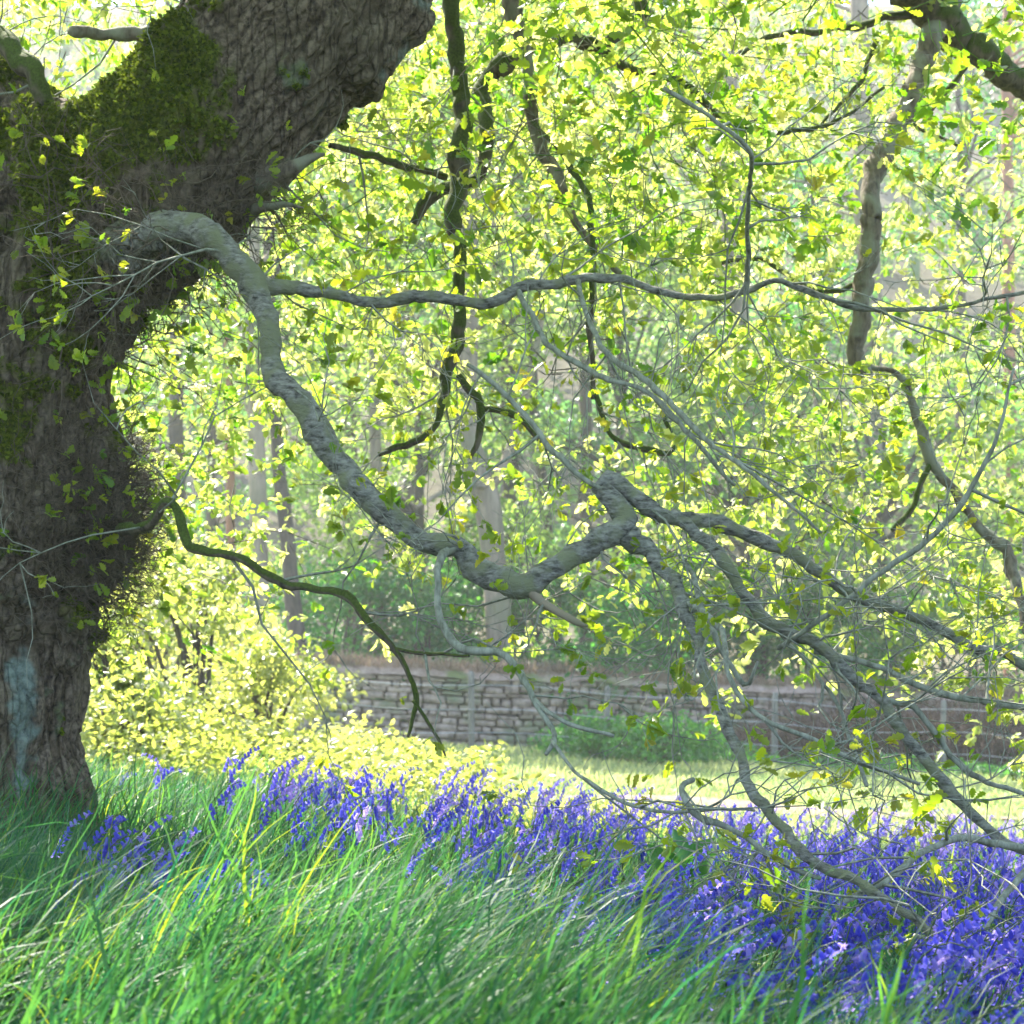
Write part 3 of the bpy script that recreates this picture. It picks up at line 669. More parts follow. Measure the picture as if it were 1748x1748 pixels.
def wood_tree(name, label, ctrl, mat, cz=(3, 13), cr=2.6, n=5200, size=.15, forks=(), tint=.5, group=None, off=(0, 0), lmat='wood_leaf', nclump=26, cat='tree'):
    c = np.array([[*P(a, b, d), r * d / F] for a, b, r, d in ctrl])
    x0, y0 = c[0][:2]; gz = float(ground(x0, y0)); cz = (cz[0], min(cz[1], .29 * y0 + 3.2)); n = int(n * .62)
    if c[0][2] > gz: c = np.vstack([[x0, y0, gz - .1, c[0][3] * 1.15], c])
    t = empty(name, (x0, y0, gz), label, cat, group)
    s = spline(c, .25)
    for i in range(len(s)):
        s[i, 3] *= 1 + .10 * mnoise.noise(Vector(s[i, :3] * 1.1)); s[i, 0] += .05 * mnoise.noise(Vector(s[i, :3] * .6))
    v, q = tubes(s[None, :, :3], s[None, :, 3], 12); tkb = MB(); tkb.add(v, q)
    for fk in forks:
        f = np.array([[*P(a, b_, d), r * d / F] for a, b_, r, d in fk]); s2 = spline(f, .2)
        v, q = tubes(s2[None, :, :3], s2[None, :, 3], 8); b = MB(); b.add(v, q); b.build('branch', M[mat], t)
    top = c[-1][:3]
    lm = MB(); cc, rr = crown(lm, top[0] + off[0], top[1] + off[1], gz + cz[0], gz + cz[1], cr, n, size, tint=tint, nclump=nclump)
    # limbs reaching the clumps
    zz = np.clip(cc[:, 2] - .8, gz + 2, top[2]); ax = np.stack([np.interp(zz, s[:, 2], s[:, 0]), np.interp(zz, s[:, 2], s[:, 1]), zz], -1)
    u = np.linspace(0, 1, 6)[None, :, None]; lp = ax[:, None] * (1 - u) + cc[:, None] * u + np.array([0, 0, .25]) * np.sin(u * np.pi)
    v, q = tubes(lp, np.broadcast_to(np.linspace(.05, .012, 6)[None], lp.shape[:2]), 5); tkb.add(v, q); tkb.build('trunk', M[mat], t)
    tag(lm.build('crown', M[lmat], t), kind='stuff'); return t

wt = wood_tree
wt('beech_tree', 'pale smooth trunk left of two slim ones, rising over the wall near the old oak', [(452, 1110, 17, 34), (447, 1000, 16, 34), (442, 880, 15, 34), (432, 500, 13, 34), (420, 0, 10, 34)], 'pale_trunk', (5.5, 14), 2.6, tint=.8)
wt('beech_tree', 'slim darker leaning trunk whose foot meets the left end of the wall top', [(510, 1125, 15, 34.8), (498, 1000, 14, 35), (485, 880, 13, 35), (470, 740, 11, 35), (455, 300, 9, 35)], 'dark_trunk', (6, 14), 2.3, tint=.6)
wt('beech_tree', 'thin straight trunk midway between leaning pair and the big forked tree', [(655, 1130, 12, 38), (648, 1000, 11, 38), (642, 800, 10, 38), (640, 640, 9, 38), (640, 200, 8, 38)], 'pale_trunk', (7, 15), 2.6, tint=.55)
wt('sycamore_tree', 'big curved pale trunk forking low, centre of the wood behind the wall', [(856, 1150, 28, 36), (850, 1060, 23, 36), (842, 960, 21, 36), (832, 850, 24, 36), (802, 760, 22, 36), (794, 680, 20, 36), (796, 590, 19, 36), (800, 450, 15, 36), (805, 100, 11, 36)], 'pale_trunk', (6.5, 15), 3.4, n=9000,
   forks=[[(832, 840, 11, 36), (862, 790, 9, 36), (885, 720, 8, 36), (905, 640, 7, 36), (930, 520, 5, 36)], [(838, 830, 6, 36), (780, 830, 5, 35), (710, 865, 4, 34.5)]], tint=.5)
wt('beech_tree', 'straight trunk just right of and behind the forked sycamore', [(880, 1120, 16, 41), (874, 900, 15, 41), (870, 700, 14, 41), (865, 300, 12, 41)], 'dark_trunk', (8, 17), 3.0, tint=.45)
wt('pine_tree', 'thin dark trunk right of the forked sycamore, half lost in shade', [(950, 1120, 11, 44), (930, 850, 9, 44), (912, 700, 8, 44), (900, 300, 7, 44)], 'dark_trunk', (9, 17), 2.6, tint=.35)
wt('beech_tree', 'tall pale hazy trunk in the upper right behind yellow leaves', [(1292, 1150, 22, 42), (1280, 900, 20, 42), (1262, 600, 19, 42), (1250, 350, 18, 42), (1240, 0, 15, 42)], 'pale_trunk', (9.0, 18), 3.0, tint=.7, n=5500, off=(-2, 1))
wt('beech_tree', 'hazy trunk behind the long crooked hanging branch', [(1500, 1150, 22, 46), (1492, 900, 21, 46), (1484, 500, 20, 46), (1472, 200, 17, 46), (1465, -60, 15, 46)], 'pale_trunk', (10, 19), 3.0, tint=.7, n=5000, off=(-1, 2))
wt('pine_tree', 'reddish pine trunk on the open hillside near the right edge', [(1726, 1100, 13, 52), (1724, 700, 11, 52), (1721, 380, 10, 52), (1718, -80, 8, 52)], 'pine_trunk', (13, 21), 2.2, tint=.3, n=3500, off=(2, 1))
wt('pine_tree', 'dark short trunk seen between the old oak and the pale beech', [(312, 1120, 16, 40), (306, 900, 14, 40), (300, 600, 12, 40), (296, 200, 10, 40)], 'dark_trunk', (7, 16), 2.8, tint=.6)
wt('pine_tree', 'reddish thin trunk close left of the pale beech', [(398, 1110, 9, 43), (393, 900, 8, 43), (390, 700, 8, 43), (388, 200, 7, 43)], 'pine_trunk', (8, 17), 2.5, tint=.5)
wt('hazel_tree', 'dark stubby trunk behind the wall right of centre', [(1290, 1180, 20, 37.5), (1290, 1080, 17, 37.5), (1280, 960, 12, 37.5), (1262, 880, 6, 37.5)], 'dark_trunk', (2.2, 7), 2.6, tint=.45, n=7000)
wt('hazel_tree', 'bushy tree behind the wall under the lowest oak twigs at right', [(1520, 1190, 14, 38), (1510, 1060, 12, 38), (1500, 900, 8, 38)], 'dark_trunk', (2.0, 8), 3.0, tint=.5, n=8000)
wt('sycamore_tree', 'leafy tree closing the wood at the right edge behind the bracken bank', [(1830, 1190, 22, 39), (1825, 900, 18, 39), (1820, 600, 12, 39)], 'dark_trunk', (2.0, 10), 3.2, tint=.6, n=9000)
wt('sycamore_tree', 'broad shrubby sycamore with shining leaves between the thin trunk and the forked one', [(720, 1130, 10, 40), (716, 900, 9, 40), (715, 700, 6, 40)], 'dark_trunk', (2.6, 9), 3.2, tint=.75, n=9500)
wt('sycamore_tree', 'shrubby sycamore with shining leaves right of the forked trunk', [(1050, 1160, 10, 41), (1055, 900, 9, 41), (1060, 700, 6, 41)], 'dark_trunk', (2.4, 9.5), 3.4, tint=.6, n=9500)
wt('sycamore_tree', 'bright sycamore crown between the old oak and the two leaning trunks', [(360, 1120, 9, 47), (362, 800, 8, 47), (364, 600, 6, 47)], 'dark_trunk', (2.0, 11), 4.2, tint=.9, n=9000, size=.17)
wt('holly_tree', 'dark evergreen standing on the slope in the upper right', [(1640, 1000, 12, 56), (1640, 600, 9, 56), (1640, 330, 5, 56)], 'dark_trunk', (10, 17.2), 2.0, tint=.1, n=6000, lmat='under_leaf', size=.14)
wt('holly_tree', 'blue green evergreen behind the hazy trunk in the upper right', [(1400, 1000, 12, 54), (1400, 700, 9, 54), (1400, 500, 5, 54)], 'dark_trunk', (8, 13), 2.2, tint=.1, n=6000, lmat='under_leaf', size=.14)
wt('holly_tree', 'blue green evergreen high behind the top of the forked trunk', [(700, 1000, 12, 55), (700, 600, 9, 55), (690, 300, 5, 55)], 'dark_trunk', (9, 15), 2.6, tint=.1, n=7000, lmat='under_leaf', size=.14)
wt('sycamore_tree', 'tall pale green tree filling the top of the wood at centre', [(1000, 1000, 12, 52), (1000, 500, 10, 52), (1000, 100, 7, 52)], 'dark_trunk', (7, 19), 4.5, tint=.9, n=12000, size=.17)
wt('sycamore_tree', 'tall pale green tree filling the top of the wood at left of centre', [(600, 1000, 12, 50), (600, 500, 10, 50), (600, 100, 7, 50)], 'dark_trunk', (5, 18), 4.2, tint=.8, n=12000, size=.17)

# woods on the hillside, far beyond
lm = MB(); dk = MB()
for i in range(46):
    yy = rng.uniform(63, 106); xx = rng.uniform(-.3, .3) * yy; g_ = float(ground(xx, yy)); hh = rng.uniform(5, 10)
    crown(lm, xx, yy, g_ + .5, g_ + hh, rng.uniform(1.8, 3.2), 900, .34, tint=rng.uniform(.1, .9), nclump=14)
    v, q = tubes(np.array([[[xx, yy, g_ - .3], [xx + .1, yy, g_ + hh * .5], [xx, yy, g_ + hh * .9]]]), np.array([[.28, .2, .06]]), 6); lm.add(v, q, 0)
tag(lm.build('distant_wood', M['wood_leaf']), 'hazy wood climbing the hillside far behind the wall', 'wood', None, 'stuff')

def bush(name, label, px_, d, h, r, n, size, lmat, tint, kind='simple', flat=.9, group=None, cat='bush', nclump=22):
    x = (px_ - 874) / F * d; gz = float(ground(x, d)); t = empty(name, (x, d, gz), label, cat, group)
    lm = MB(); c, cr = crown(lm, x, d, gz + .12 * h, gz + .92 * h, r, n, size, kind=kind, tint=tint, nclump=nclump, flat=flat)
    base = np.broadcast_to(np.array([x, d, gz - .03]), c.shape) + rng.normal(size=c.shape) * np.array([.1, .1, 0]) * r
    u = np.linspace(0, 1, 6)[None, :, None]; lp = base[:, None] * (1 - u) + c[:, None] * u + np.array([0, 0, .2 * h]) * np.sin(u * np.pi)
    b = MB(); v, q = tubes(lp, np.broadcast_to(np.linspace(.012 + .01 * h, .004, 6)[None], lp.shape[:2]), 5); b.add(v, q); b.build('stems', M['dark_trunk'], t)
    tag(lm.build('leaves', M[lmat], t), kind='stuff'); return t
for px_, d, h, r, lab, tn in [(590, 37, 3.0, 2.0, 'dark shrub over the wall, left of the thin straight trunk', .4), (715, 36.5, 2.4, 1.9, 'deep green shrub over the wall, right of the thin straight trunk', .15),
                          (790, 38, 3.4, 2.0, 'dark shrub behind the wall at the forked trunk left side', .4), (925, 37, 3.0, 1.9, 'green shrub over the wall, right of the forked trunk', .35),
                          (1040, 36.8, 2.6, 2.0, 'dark shrub over the wall at the middle of the picture right half', .2), (1150, 37, 3.0, 2.0, 'green shrub over the wall, left of the dark stubby trunk', .35),
                          (1400, 38, 2.8, 2.2, 'dark shrub over the wall, right of the dark stubby trunk', .3), (1640, 38.5, 3.0, 2.4, 'dark shrub over the bracken at far right', .3)]:
    bush('holly_bush', lab, px_, d, h, r, 5500, .12, 'under_leaf', tn, group='shrubs behind the wall')
bush('hazel_bush', 'bright yellow green bush right beside the old oak trunk', 215, 12.5, 1.25, .55, 2900, .06, 'bush_leaf', .35, 'ovate')
bush('hazel_bush', 'bright yellow green bush, taller, second from the trunk', 330, 14.5, 1.65, .75, 3800, .06, 'bush_leaf', .4, 'ovate')
bush('hazel_bush', 'bright yellow green bush hiding the left end of the wall', 450, 15.5, 1.15, .7, 3200, .06, 'bush_leaf', .5, 'ovate')
bush('hazel_bush', 'pale bush far behind the two yellow ones by the trunk', 240, 24, 2.6, 1.3, 4500, .09, 'bush_leaf', .8, 'ovate')
bush('hazel_bush', 'pale bush before the leaning trunks', 400, 27, 1.7, 1.3, 3800, .09, 'bush_leaf', .8, 'ovate')
bush('nettle_clump', 'small dark green clump at the wall foot by the second fence post', 1010, 30, .6, .7, 2500, .08, 'under_leaf', .7, cat='plant')
bush('nettle_clump', 'shaded green clump at the wall foot under the drooping oak tips', 1130, 29.5, .65, .9, 3000, .08, 'under_leaf', .8, cat='plant')

def cover(name, n, box, h, size, mat, tint, label, kind='ovate', mask=None, cat='ground cover'):
    x = rng.uniform(box[0], box[1], n); d = rng.uniform(box[2], box[3], n)
    pxx = x / d * F + 874
    if mask is not None:
        k = mask(pxx, d, x); x, d, pxx = x[k], d[k], pxx[k]
    nz = np.array([mnoise.noise(Vector((a * 1.1, b * .8, 3))) for a, b in zip(x, d)])
    hh = h * np.clip(.75 + 1.1 * nz, .15, 1.5) * (np.interp(pxx, [380, 560, 900], [1, .62, .5]) if h > .5 else 1)
    p = np.stack([x, d, ground(x, d) + hh * rng.uniform(.2, 1, len(x))], -1)
    mb = MB(); m_ = len(x)
    leaves(mb, kind, p, rdir(m_) * np.array([1, 1, .5]), rng.uniform(.6, 1.3, m_) * size, tint + nz * .4 + rng.normal(size=m_) * .15, flat=1.1)
    return tag(mb.build(name, M[mat]), label, cat, None, 'stuff')
cover('bramble_cover', 52000, (-3.6, .9, 10.2, 19), .72, .045, 'bush_leaf', .5, 'sunlit low brambles and nettles in front of the stone wall',
      mask=lambda p_, d, x: (p_ > 120) & (p_ < 900 - 28 * (d - 10) + 60 * np.sin(d * 2)) & (rng.random(len(d)) < np.clip((d - 9.8) / 1.5, 0, 1)))
cover('nettle_cover', 15000, (-1, 2.4, 9, 12.6), .16, .038, 'bush_leaf', .75, 'pale low leaves between the bluebells and the path', mask=lambda p_, d, x: (p_ > 560) & (p_ < 1350) & (d > 9.2 + .5 * np.sin(3 * x)))
cover('ivy_cover', 7000, (.5, 9, 30, 33.3), .3, .08, 'under_leaf', .7, 'green leaves along the foot of the stone wall', mask=lambda p_, d, x: (p_ > 930) & (p_ < 1760))

# ------------------------------------------------------------------ stone wall and fence
wx0, wy0, wx1, wy1 = -7.5, 33.4, 12.5, 36.0
wl = math.hypot(wx1 - wx0, wy1 - wy0); ux, uy = (wx1 - wx0) / wl, (wy1 - wy0) / wl
wall = empty('stone_wall', ((wx0 + wx1) / 2, (wy0 + wy1) / 2, float(ground((wx0 + wx1) / 2, 34.7))), 'old dry stone wall with turf on top running behind the meadow', 'wall')
sb = MB(); V = []; Fq = []; T = []
bq = np.array([[0, 1, 2, 3], [0, 4, 5, 1], [1, 5, 6, 2], [2, 6, 7, 3], [3, 7, 4, 0], [4, 8, 9, 5], [5, 9, 10, 6], [6, 10, 11, 7], [7, 11, 8, 4]])
z = 0.0; k = 0
while z < 1.15:
    hh = random.uniform(.07, .14); s = -random.random() * .3
    while s < wl:
        L = random.uniform(.11, .42); g = .012; t_ = random.uniform(-.03, .02)
        x0, x1, z0, z1 = s + g, s + L - g, z + g * .6, z + hh - g * .6
        dip = random.uniform(-.022, .022); z0 += random.uniform(-.02, .01); z1 += random.uniform(-.02, .012)
        ring = [(x0, z0), (x1, z0 + dip), (x1, z1 + dip), (x0, z1)]; cxx, czz = (x0 + x1) / 2, (z0 + z1) / 2
        loc = []
        for off, sh in ((t_ - .05, .86), (t_, 1.0), (.5, 1.0)):
            for (a, b) in ring:
                a2 = cxx + (a - cxx) * sh + random.uniform(-.008, .008); b2 = czz + (b - czz) * (sh if sh < 1 else 1) + random.uniform(-.008, .008)
                loc.append((a2, off, b2))
        for a, o_, b in loc:
            X = wx0 + ux * a - uy * o_; Y = wy0 + uy * a + ux * o_
            V.append((X, Y, float(ground(X, 34.5)) + b - .05))
        Fq.append(bq + 12 * k); k += 1; s += L
    z += hh
sb.add(np.array(V), np.vstack(Fq)); sb.build('stonework', M['stone'], wall, smooth=False)
# turf cap
n_ = 160; S_ = np.linspace(0, wl, n_); prof = np.array([(-.10, 1.11), (-.06, 1.20), (.1, 1.27), (.3, 1.28), (.5, 1.21), (.58, 1.07)])
v = np.empty((n_, 6, 3))
for i, s in enumerate(S_):
    for j, (o_, b) in enumerate(prof):
        X = wx0 + ux * s - uy * o_; Y = wy0 + uy * s + ux * o_
        v[i, j] = (X, Y, float(ground(X, 34.5)) + b - .05 + .05 * mnoise.noise(Vector((s * 1.3, j, 0))) + .03 * mnoise.noise(Vector((s * 5, j, 0))))
idx = np.arange(n_ * 6).reshape(n_, 6); q = np.stack([idx[:-1, :-1], idx[1:, :-1], idx[1:, 1:], idx[:-1, 1:]], -1).reshape(-1, 4)
b = MB(); b.add(v.reshape(-1, 3), q)
turf = barkmat('turf on wall', (.20, .13, .10), (.42, .31, .25), (.15, .17, .06), scale=7, stretch=(1, 1, 1), bump=.6, dist=.05)
b.build('turf_cap', turf, wall)

def blades(mb, x, y, L, w, lean, head, curv, tint, seg=5, z=None, flop=0):
    """ribbon blades: lean = angle at the root, curv = extra angle at the tip, head = azimuth they bend to"""
    m = len(x); s = np.linspace(0, 1, seg + 1)
    th = lean[:, None] + curv[:, None] * s[None] ** 1.6
    ds = (L / seg)[:, None]
    hx = np.concatenate([np.zeros((m, 1)), np.cumsum(np.sin(th[:, 1:]) * ds, 1)], 1)
    hz = np.concatenate([np.zeros((m, 1)), np.cumsum(np.cos(th[:, 1:]) * ds, 1)], 1)
    ch, sh = np.cos(head)[:, None], np.sin(head)[:, None]
    wob = np.cumsum(rng.normal(size=(m, seg + 1)) * .01, 1)
    X = x[:, None] + hx * ch - wob * sh; Y = y[:, None] + hx * sh + wob * ch
    Z = (ground(x, y) if z is None else z)[:, None] + hz - .01
    wd = (w[:, None] * np.array([.55, .85, 1.0] + [1.0] * 20)[:seg + 1][None]) * (1 - s[None] ** 2.2)
    tw_ = rng.uniform(-.9, .9, m)[:, None] + rng.uniform(-.6, .6, m)[:, None] * s[None]
    sx, sy = -np.sin(head)[:, None] * np.cos(tw_), np.cos(head)[:, None] * np.cos(tw_); sz = np.sin(tw_)
    c = np.stack([X, Y, Z], -1); o = np.stack([sx * np.ones_like(X), sy * np.ones_like(X), sz * .6], -1) * wd[..., None] * .5
    v = np.stack([c - o, c + o], 2)       # m, seg+1, 2, 3
    idx = np.arange(m * (seg + 1) * 2).reshape(m, seg + 1, 2)
    q = np.stack([idx[:, :-1, 0], idx[:, :-1, 1], idx[:, 1:, 1], idx[:, 1:, 0]], -1).reshape(-1, 4)
    mb.add(v.reshape(-1, 3), q, np.repeat(tint, (seg + 1) * 2))

# dry grass on the wall
n = 14000; s = rng.uniform(0, wl, n); o_ = rng.uniform(-.1, .55, n)
X = wx0 + ux * s - uy * o_; Y = wy0 + uy * s + ux * o_
mb = MB(); den = np.array([mnoise.noise(Vector((a * .8, 1, 0))) for a in s])
blades(mb, X, Y, rng.uniform(.12, .46, n) * (.8 + .7 * den), np.full(n, .018), rng.uniform(0, .9, n), rng.uniform(0, 6.28, n), rng.uniform(.2, 1.8, n), rng.uniform(0, 1, n), seg=4, z=ground(X, np.full(n, 34.5)) + 1.18)
tag(mb.build('dry_grass', M['dry'], wall), kind='stuff')
# dead bracken bank at the right
n = 26000; X = rng.uniform(3.0, 12, n); Y = rng.uniform(32.0, 34.6, n); k = rng.random(n) < np.clip((X - 3.0) / 2.5, .1, 1); X, Y = X[k], Y[k]; n = len(X)
mb = MB(); blades(mb, X, Y, rng.uniform(.5, 1.75, n) * np.interp(X, [3, 5.5], [.5, 1]), np.full(n, .024), rng.uniform(0, .7, n), rng.uniform(0, 6.28, n), rng.uniform(.6, 2.6, n), rng.uniform(0, .8, n), seg=5)
brm = leafmat('dead bracken', [(0, (.07, .045, .035)), (1, (.20, .14, .11))], [(0, (.06, .04, .03)), (1, (.16, .1, .07))], rough=.9, spec=.05, tfac=.25)
tag(mb.build('dead_bracken', brm), 'bank of brown dead bracken against the wall at right', 'bracken', None, 'stuff')

fx, fy = (1035 - 874) / F * 30, 30.0
fence = empty('wire_fence', (fx, fy, float(ground(fx, fy))), 'thin wire fence on pale posts in front of the stone wall', 'fence')
def fpos(pxx): d = 29.2 + (pxx - 805) * .0022; return (pxx - 874) / F * d, d
for pxx, h in [(470, 1.12), (805, 1.14), (1035, 1.06), (1322, 1.06), (1610, 1.08), (1880, 1.08)]:
    X, Y = fpos(pxx); g = float(ground(X, Y)); ln = random.uniform(-.03, .03)
    b = MB(); s = np.array([[X, Y, g - .1], [X + ln * .3, Y, g + h * .5], [X + ln, Y, g + h - .03], [X + ln, Y, g + h]])
    v, q = tubes(s[None], np.array([[.045, .042, .04, .03]]), 8); b.add(v, q); e = len(v) - 8; b.f.append(np.array([list(e + np.arange(8))], np.int32))
    b.build('post', M['post'], fence)
wm, nt_, out_ = newmat('galvanised wire'); pz = N(nt_, 'ShaderNodeBsdfPrincipled'); pz.inputs['Base Color'].default_value = (.4, .4, .4, 1); pz.inputs['Metallic'].default_value = .7; pz.inputs['Roughness'].default_value = .5; nt_.links.new(pz.outputs[0], out_.inputs[0])
for hz_ in (.3, .62, .95):
    c = []
    for pxx in np.linspace(470, 1880, 60):
        X, Y = fpos(pxx); c.append((X, Y - .045, float(ground(X, Y)) + hz_))
    c = np.array(c); v, q = tubes(c[None], np.full((1, len(c)), .005), 4); b = MB(); b.add(v, q); b.build('wire', wm, fence)

# ------------------------------------------------------------------ grasses
def gedge(x):       # far edge of the tall foreground grass
    return np.interp(x, [-3, -.2, .05, .16, .3, .6, 1.5], [3.5, 3.45, 3.3, 2.95, 2.75, 2.6, 2.5])
def fr(y, m=.35): return .25 * y + m
nt_f = 1500; ty = rng.uniform(1.75, 3.7, nt_f); tx = rng.uniform(-1, 1, nt_f) * fr(ty)
k = ty < gedge(tx) + rng.normal(size=nt_f) * .10; tx, ty = tx[k], ty[k]; nt_f = len(tx)
th_ = .10 + np.array([mnoise.noise(Vector((a * 1.6, b * 1.6, 3))) for a, b in zip(tx, ty)]) * 2.2 + rng.normal(size=nt_f) * .35
tl = 1 + np.array([mnoise.noise(Vector((a * 2.2, b * 2.2, 9))) for a, b in zip(tx, ty)]) * .55 + rng.normal(size=nt_f) * .08
tt = rng.normal(size=nt_f) * .16; tc = rng.uniform(.5, 1.5, nt_f)
ii = rng.integers(0, nt_f, 23000); n = len(ii)
x = tx[ii] + rng.normal(size=n) * .035; y = np.maximum(1.7, ty[ii] + rng.normal(size=n) * .035)
L = np.clip((.33 * tl[ii] + rng.normal(size=n) * .07) * np.interp(x, [-.6, 0, .5], [.95, 1.03, .74]) * np.interp(y, [1.35, 2.2], [.8, 1.1]), .1, .62)
head = th_[ii] + rng.normal(size=n) * .38; head = np.where(rng.random(n) < .10, rng.uniform(0, 6.28, n), head)
tint = np.where(rng.random(n) < .012, rng.uniform(.72, .88, n), np.clip(.30 + tt[ii] + rng.normal(size=n) * .13, 0, .8))
tint = np.where(y < 2.5, np.minimum(tint, .58), tint)
wd_ = rng.uniform(.0055, .0125, n) * np.where(rng.random(n) < .25, .55, 1)
mb = MB(); blades(mb, x, y, L, wd_, np.abs(rng.normal(size=n)) * .16, head, tc[ii] * rng.uniform(.6, 1.6, n) + np.where(rng.random(n) < .06, 1.2, 0), tint, seg=9)
# fine understorey blades and brown thatch
n = 16000; y = rng.uniform(1.4, 3.6, n); x = rng.uniform(-1, 1, n) * fr(y); k = y < gedge(x) + .1; x, y = x[k], y[k]; n = len(x)
blades(mb, x, y, rng.uniform(.08, .26, n), rng.uniform(.002, .005, n), np.abs(rng.normal(size=n)) * .5, rng.normal(size=n) * 1.5, rng.uniform(.2, 1.8, n), np.where(rng.random(n) < .15, 1.0, rng.uniform(0, .6, n)), seg=5)
tag(mb.build('tall_grass', M['grass']), 'long green grass arching across the foreground', 'grass', None, 'stuff')
n = 42000; y = 3.0 + 8 * rng.random(n) ** 1.3; x = rng.uniform(-1, 1, n) * fr(y)
k = (y > gedge(x) - .3) & ((x / y * F + 874 < 760 - 40 * (y - 4)) | (rng.random(n) < .35)); x, y = x[k], y[k]; n = len(x)
cl = np.array([mnoise.noise(Vector((a * 2, b * 2, 0))) for a, b in zip(x, y)])
mb = MB(); blades(mb, x, y, np.clip(.20 + .10 * cl + rng.normal(size=n) * .05, .08, .4), rng.uniform(.004, .009, n), np.abs(rng.normal(size=n)) * .3, rng.normal(size=n) * 1.2 + .3, rng.uniform(.2, 1.3, n), np.clip(.35 + .3 * cl + rng.normal(size=n) * .2, 0, 1) * .85, seg=5)
tag(mb.build('meadow_grass', M['grass']), 'shorter grass under the oak and among the bluebells', 'grass', None, 'stuff')
n = 60000; y = 10.5 + 23 * rng.random(n) ** 1.2; x = rng.uniform(-1, 1, n) * fr(y)
k = np.abs(y - (18.6 + .9 * np.sin(x * .16 + .4) - .12 * x)) > .55 * rng.uniform(.5, 1.2, n); x, y = x[k], y[k]; n = len(x)
cl = np.array([mnoise.noise(Vector((a * .5, b * .5, 0))) for a, b in zip(x, y)])
mb = MB(); blades(mb, x, y, np.clip(.10 + .08 * cl + rng.normal(size=n) * .03, .04, .3), .004 + .0007 * y, np.abs(rng.normal(size=n)) * .4, rng.uniform(0, 6.28, n), rng.uniform(.2, 1.3, n), .7 + .5 * cl + rng.normal(size=n) * .2, seg=3)
tag(mb.build('field_grass', M['field_grass']), 'short sunlit grass either side of the path', 'grass', None, 'stuff')

# ------------------------------------------------------------------ bluebells
def bell(sides=12, detail=True):
    """a bell hanging from the origin down -Z, 17 mm long"""
    if detail: rings = [(0, .0012, 0), (-.002, .0030, 0), (-.007, .0037, 0), (-.0125, .0042, .0004), (-.0155, .0062, .0018), (-.0150, .0082, .0034)]
    else: rings = [(0, .0018, 0), (-.003, .0036, 0), (-.012, .0040, 0), (-.0165, .0062, .0012)]
    v = []; f = []
    for z_, r_, a_ in rings:
        for k in range(sides):
            an = k / sides * 2 * math.pi; even = (k % 2 == 0)
            rr = r_ + (a_ if even else -a_); zz = z_ - (0 if even else (-a_ * .9))
            v.append((rr * math.cos(an), rr * math.sin(an), zz))
    for i in range(len(rings) - 1):
        for k in range(sides):
            f.append((i * sides + k, i * sides + (k + 1) % sides, (i + 1) * sides + (k + 1) % sides, (i + 1) * sides + k))
    return np.array(v), np.array(f)
BV, BF = bell(); BV2, BF2 = bell(6, False)

def rotz(a):
    c, s = math.cos(a), math.sin(a); return np.array([[c, -s, 0], [s, c, 0], [0, 0, 1.]])
def roty(a):
    c, s = math.cos(a), math.sin(a); return np.array([[c, 0, s], [0, 1, 0], [-s, 0, c]])

def raceme(rg, nb):
    """stem polyline and bell placements, nodding towards +X"""
    H = rg.uniform(.22, .31); n = 14; th = rg.uniform(0, .12); pts = [np.zeros(3)]
    bend = rg.uniform(1.1, 1.9)
    for i in range(n):
        s = (i + 1) / n; a = th + bend * max(0, (s - .55) / .45) ** 1.7
        pts.append(pts[-1] + np.array([math.sin(a), 0, math.cos(a)]) * H / n)
    pts = np.array(pts); bl = []
    for k in range(nb):
        s = .64 + .36 * k / (nb - 1); j = s * n; i = min(n - 1, int(j)); p = pts[i] + (pts[i + 1] - pts[i]) * (j - i)
        az = rg.normal(0, .75); out = .010 * (1.15 - .5 * s)
        q = p + np.array([math.cos(az) * out, math.sin(az) * out, -.003 + .003 * rg.random()])
        tilt = rg.uniform(.1, .75) if k < nb - 2 else rg.uniform(.4, 1.1)
        bl.append((q, az, -tilt, (1.12 - .45 * (k / nb)) * rg.uniform(.9, 1.12), p))
    return pts, bl
VAR = []
for i in range(7):
    rg = np.random.default_rng(100 + i); pts, bl = raceme(rg, 9 + i % 4)
    sm = MB(); rr = np.linspace(.0021, .0008, len(pts)); v, q = tubes(pts[None], rr[None], 6); sm.add(v, q, .3)
    for q_, az, tl, sc_, p in bl:
        v, q = tubes(np.array([[p, (p + q_) / 2 + [0, 0, .002], q_]]), np.array([[.0006, .0006, .0007]]), 4); sm.add(v, q, .6)
    stem = sm.mesh('bluebell stem', M['stem'])
    fm = MB()
    for q_, az, tl, sc_, p in bl: fm.add((BV * sc_) @ (rotz(az) @ roty(tl)).T + q_, BF, rg.uniform(.0, .85))
    VAR.append((pts, bl, stem, fm.mesh('bluebell flowers', M['bell'])))
BM = []
for tn in (.03, .28, .5, .8):
    b = MB(); b.add(BV, BF, tn); BM.append(b.mesh('bluebell flower', M['bell']))

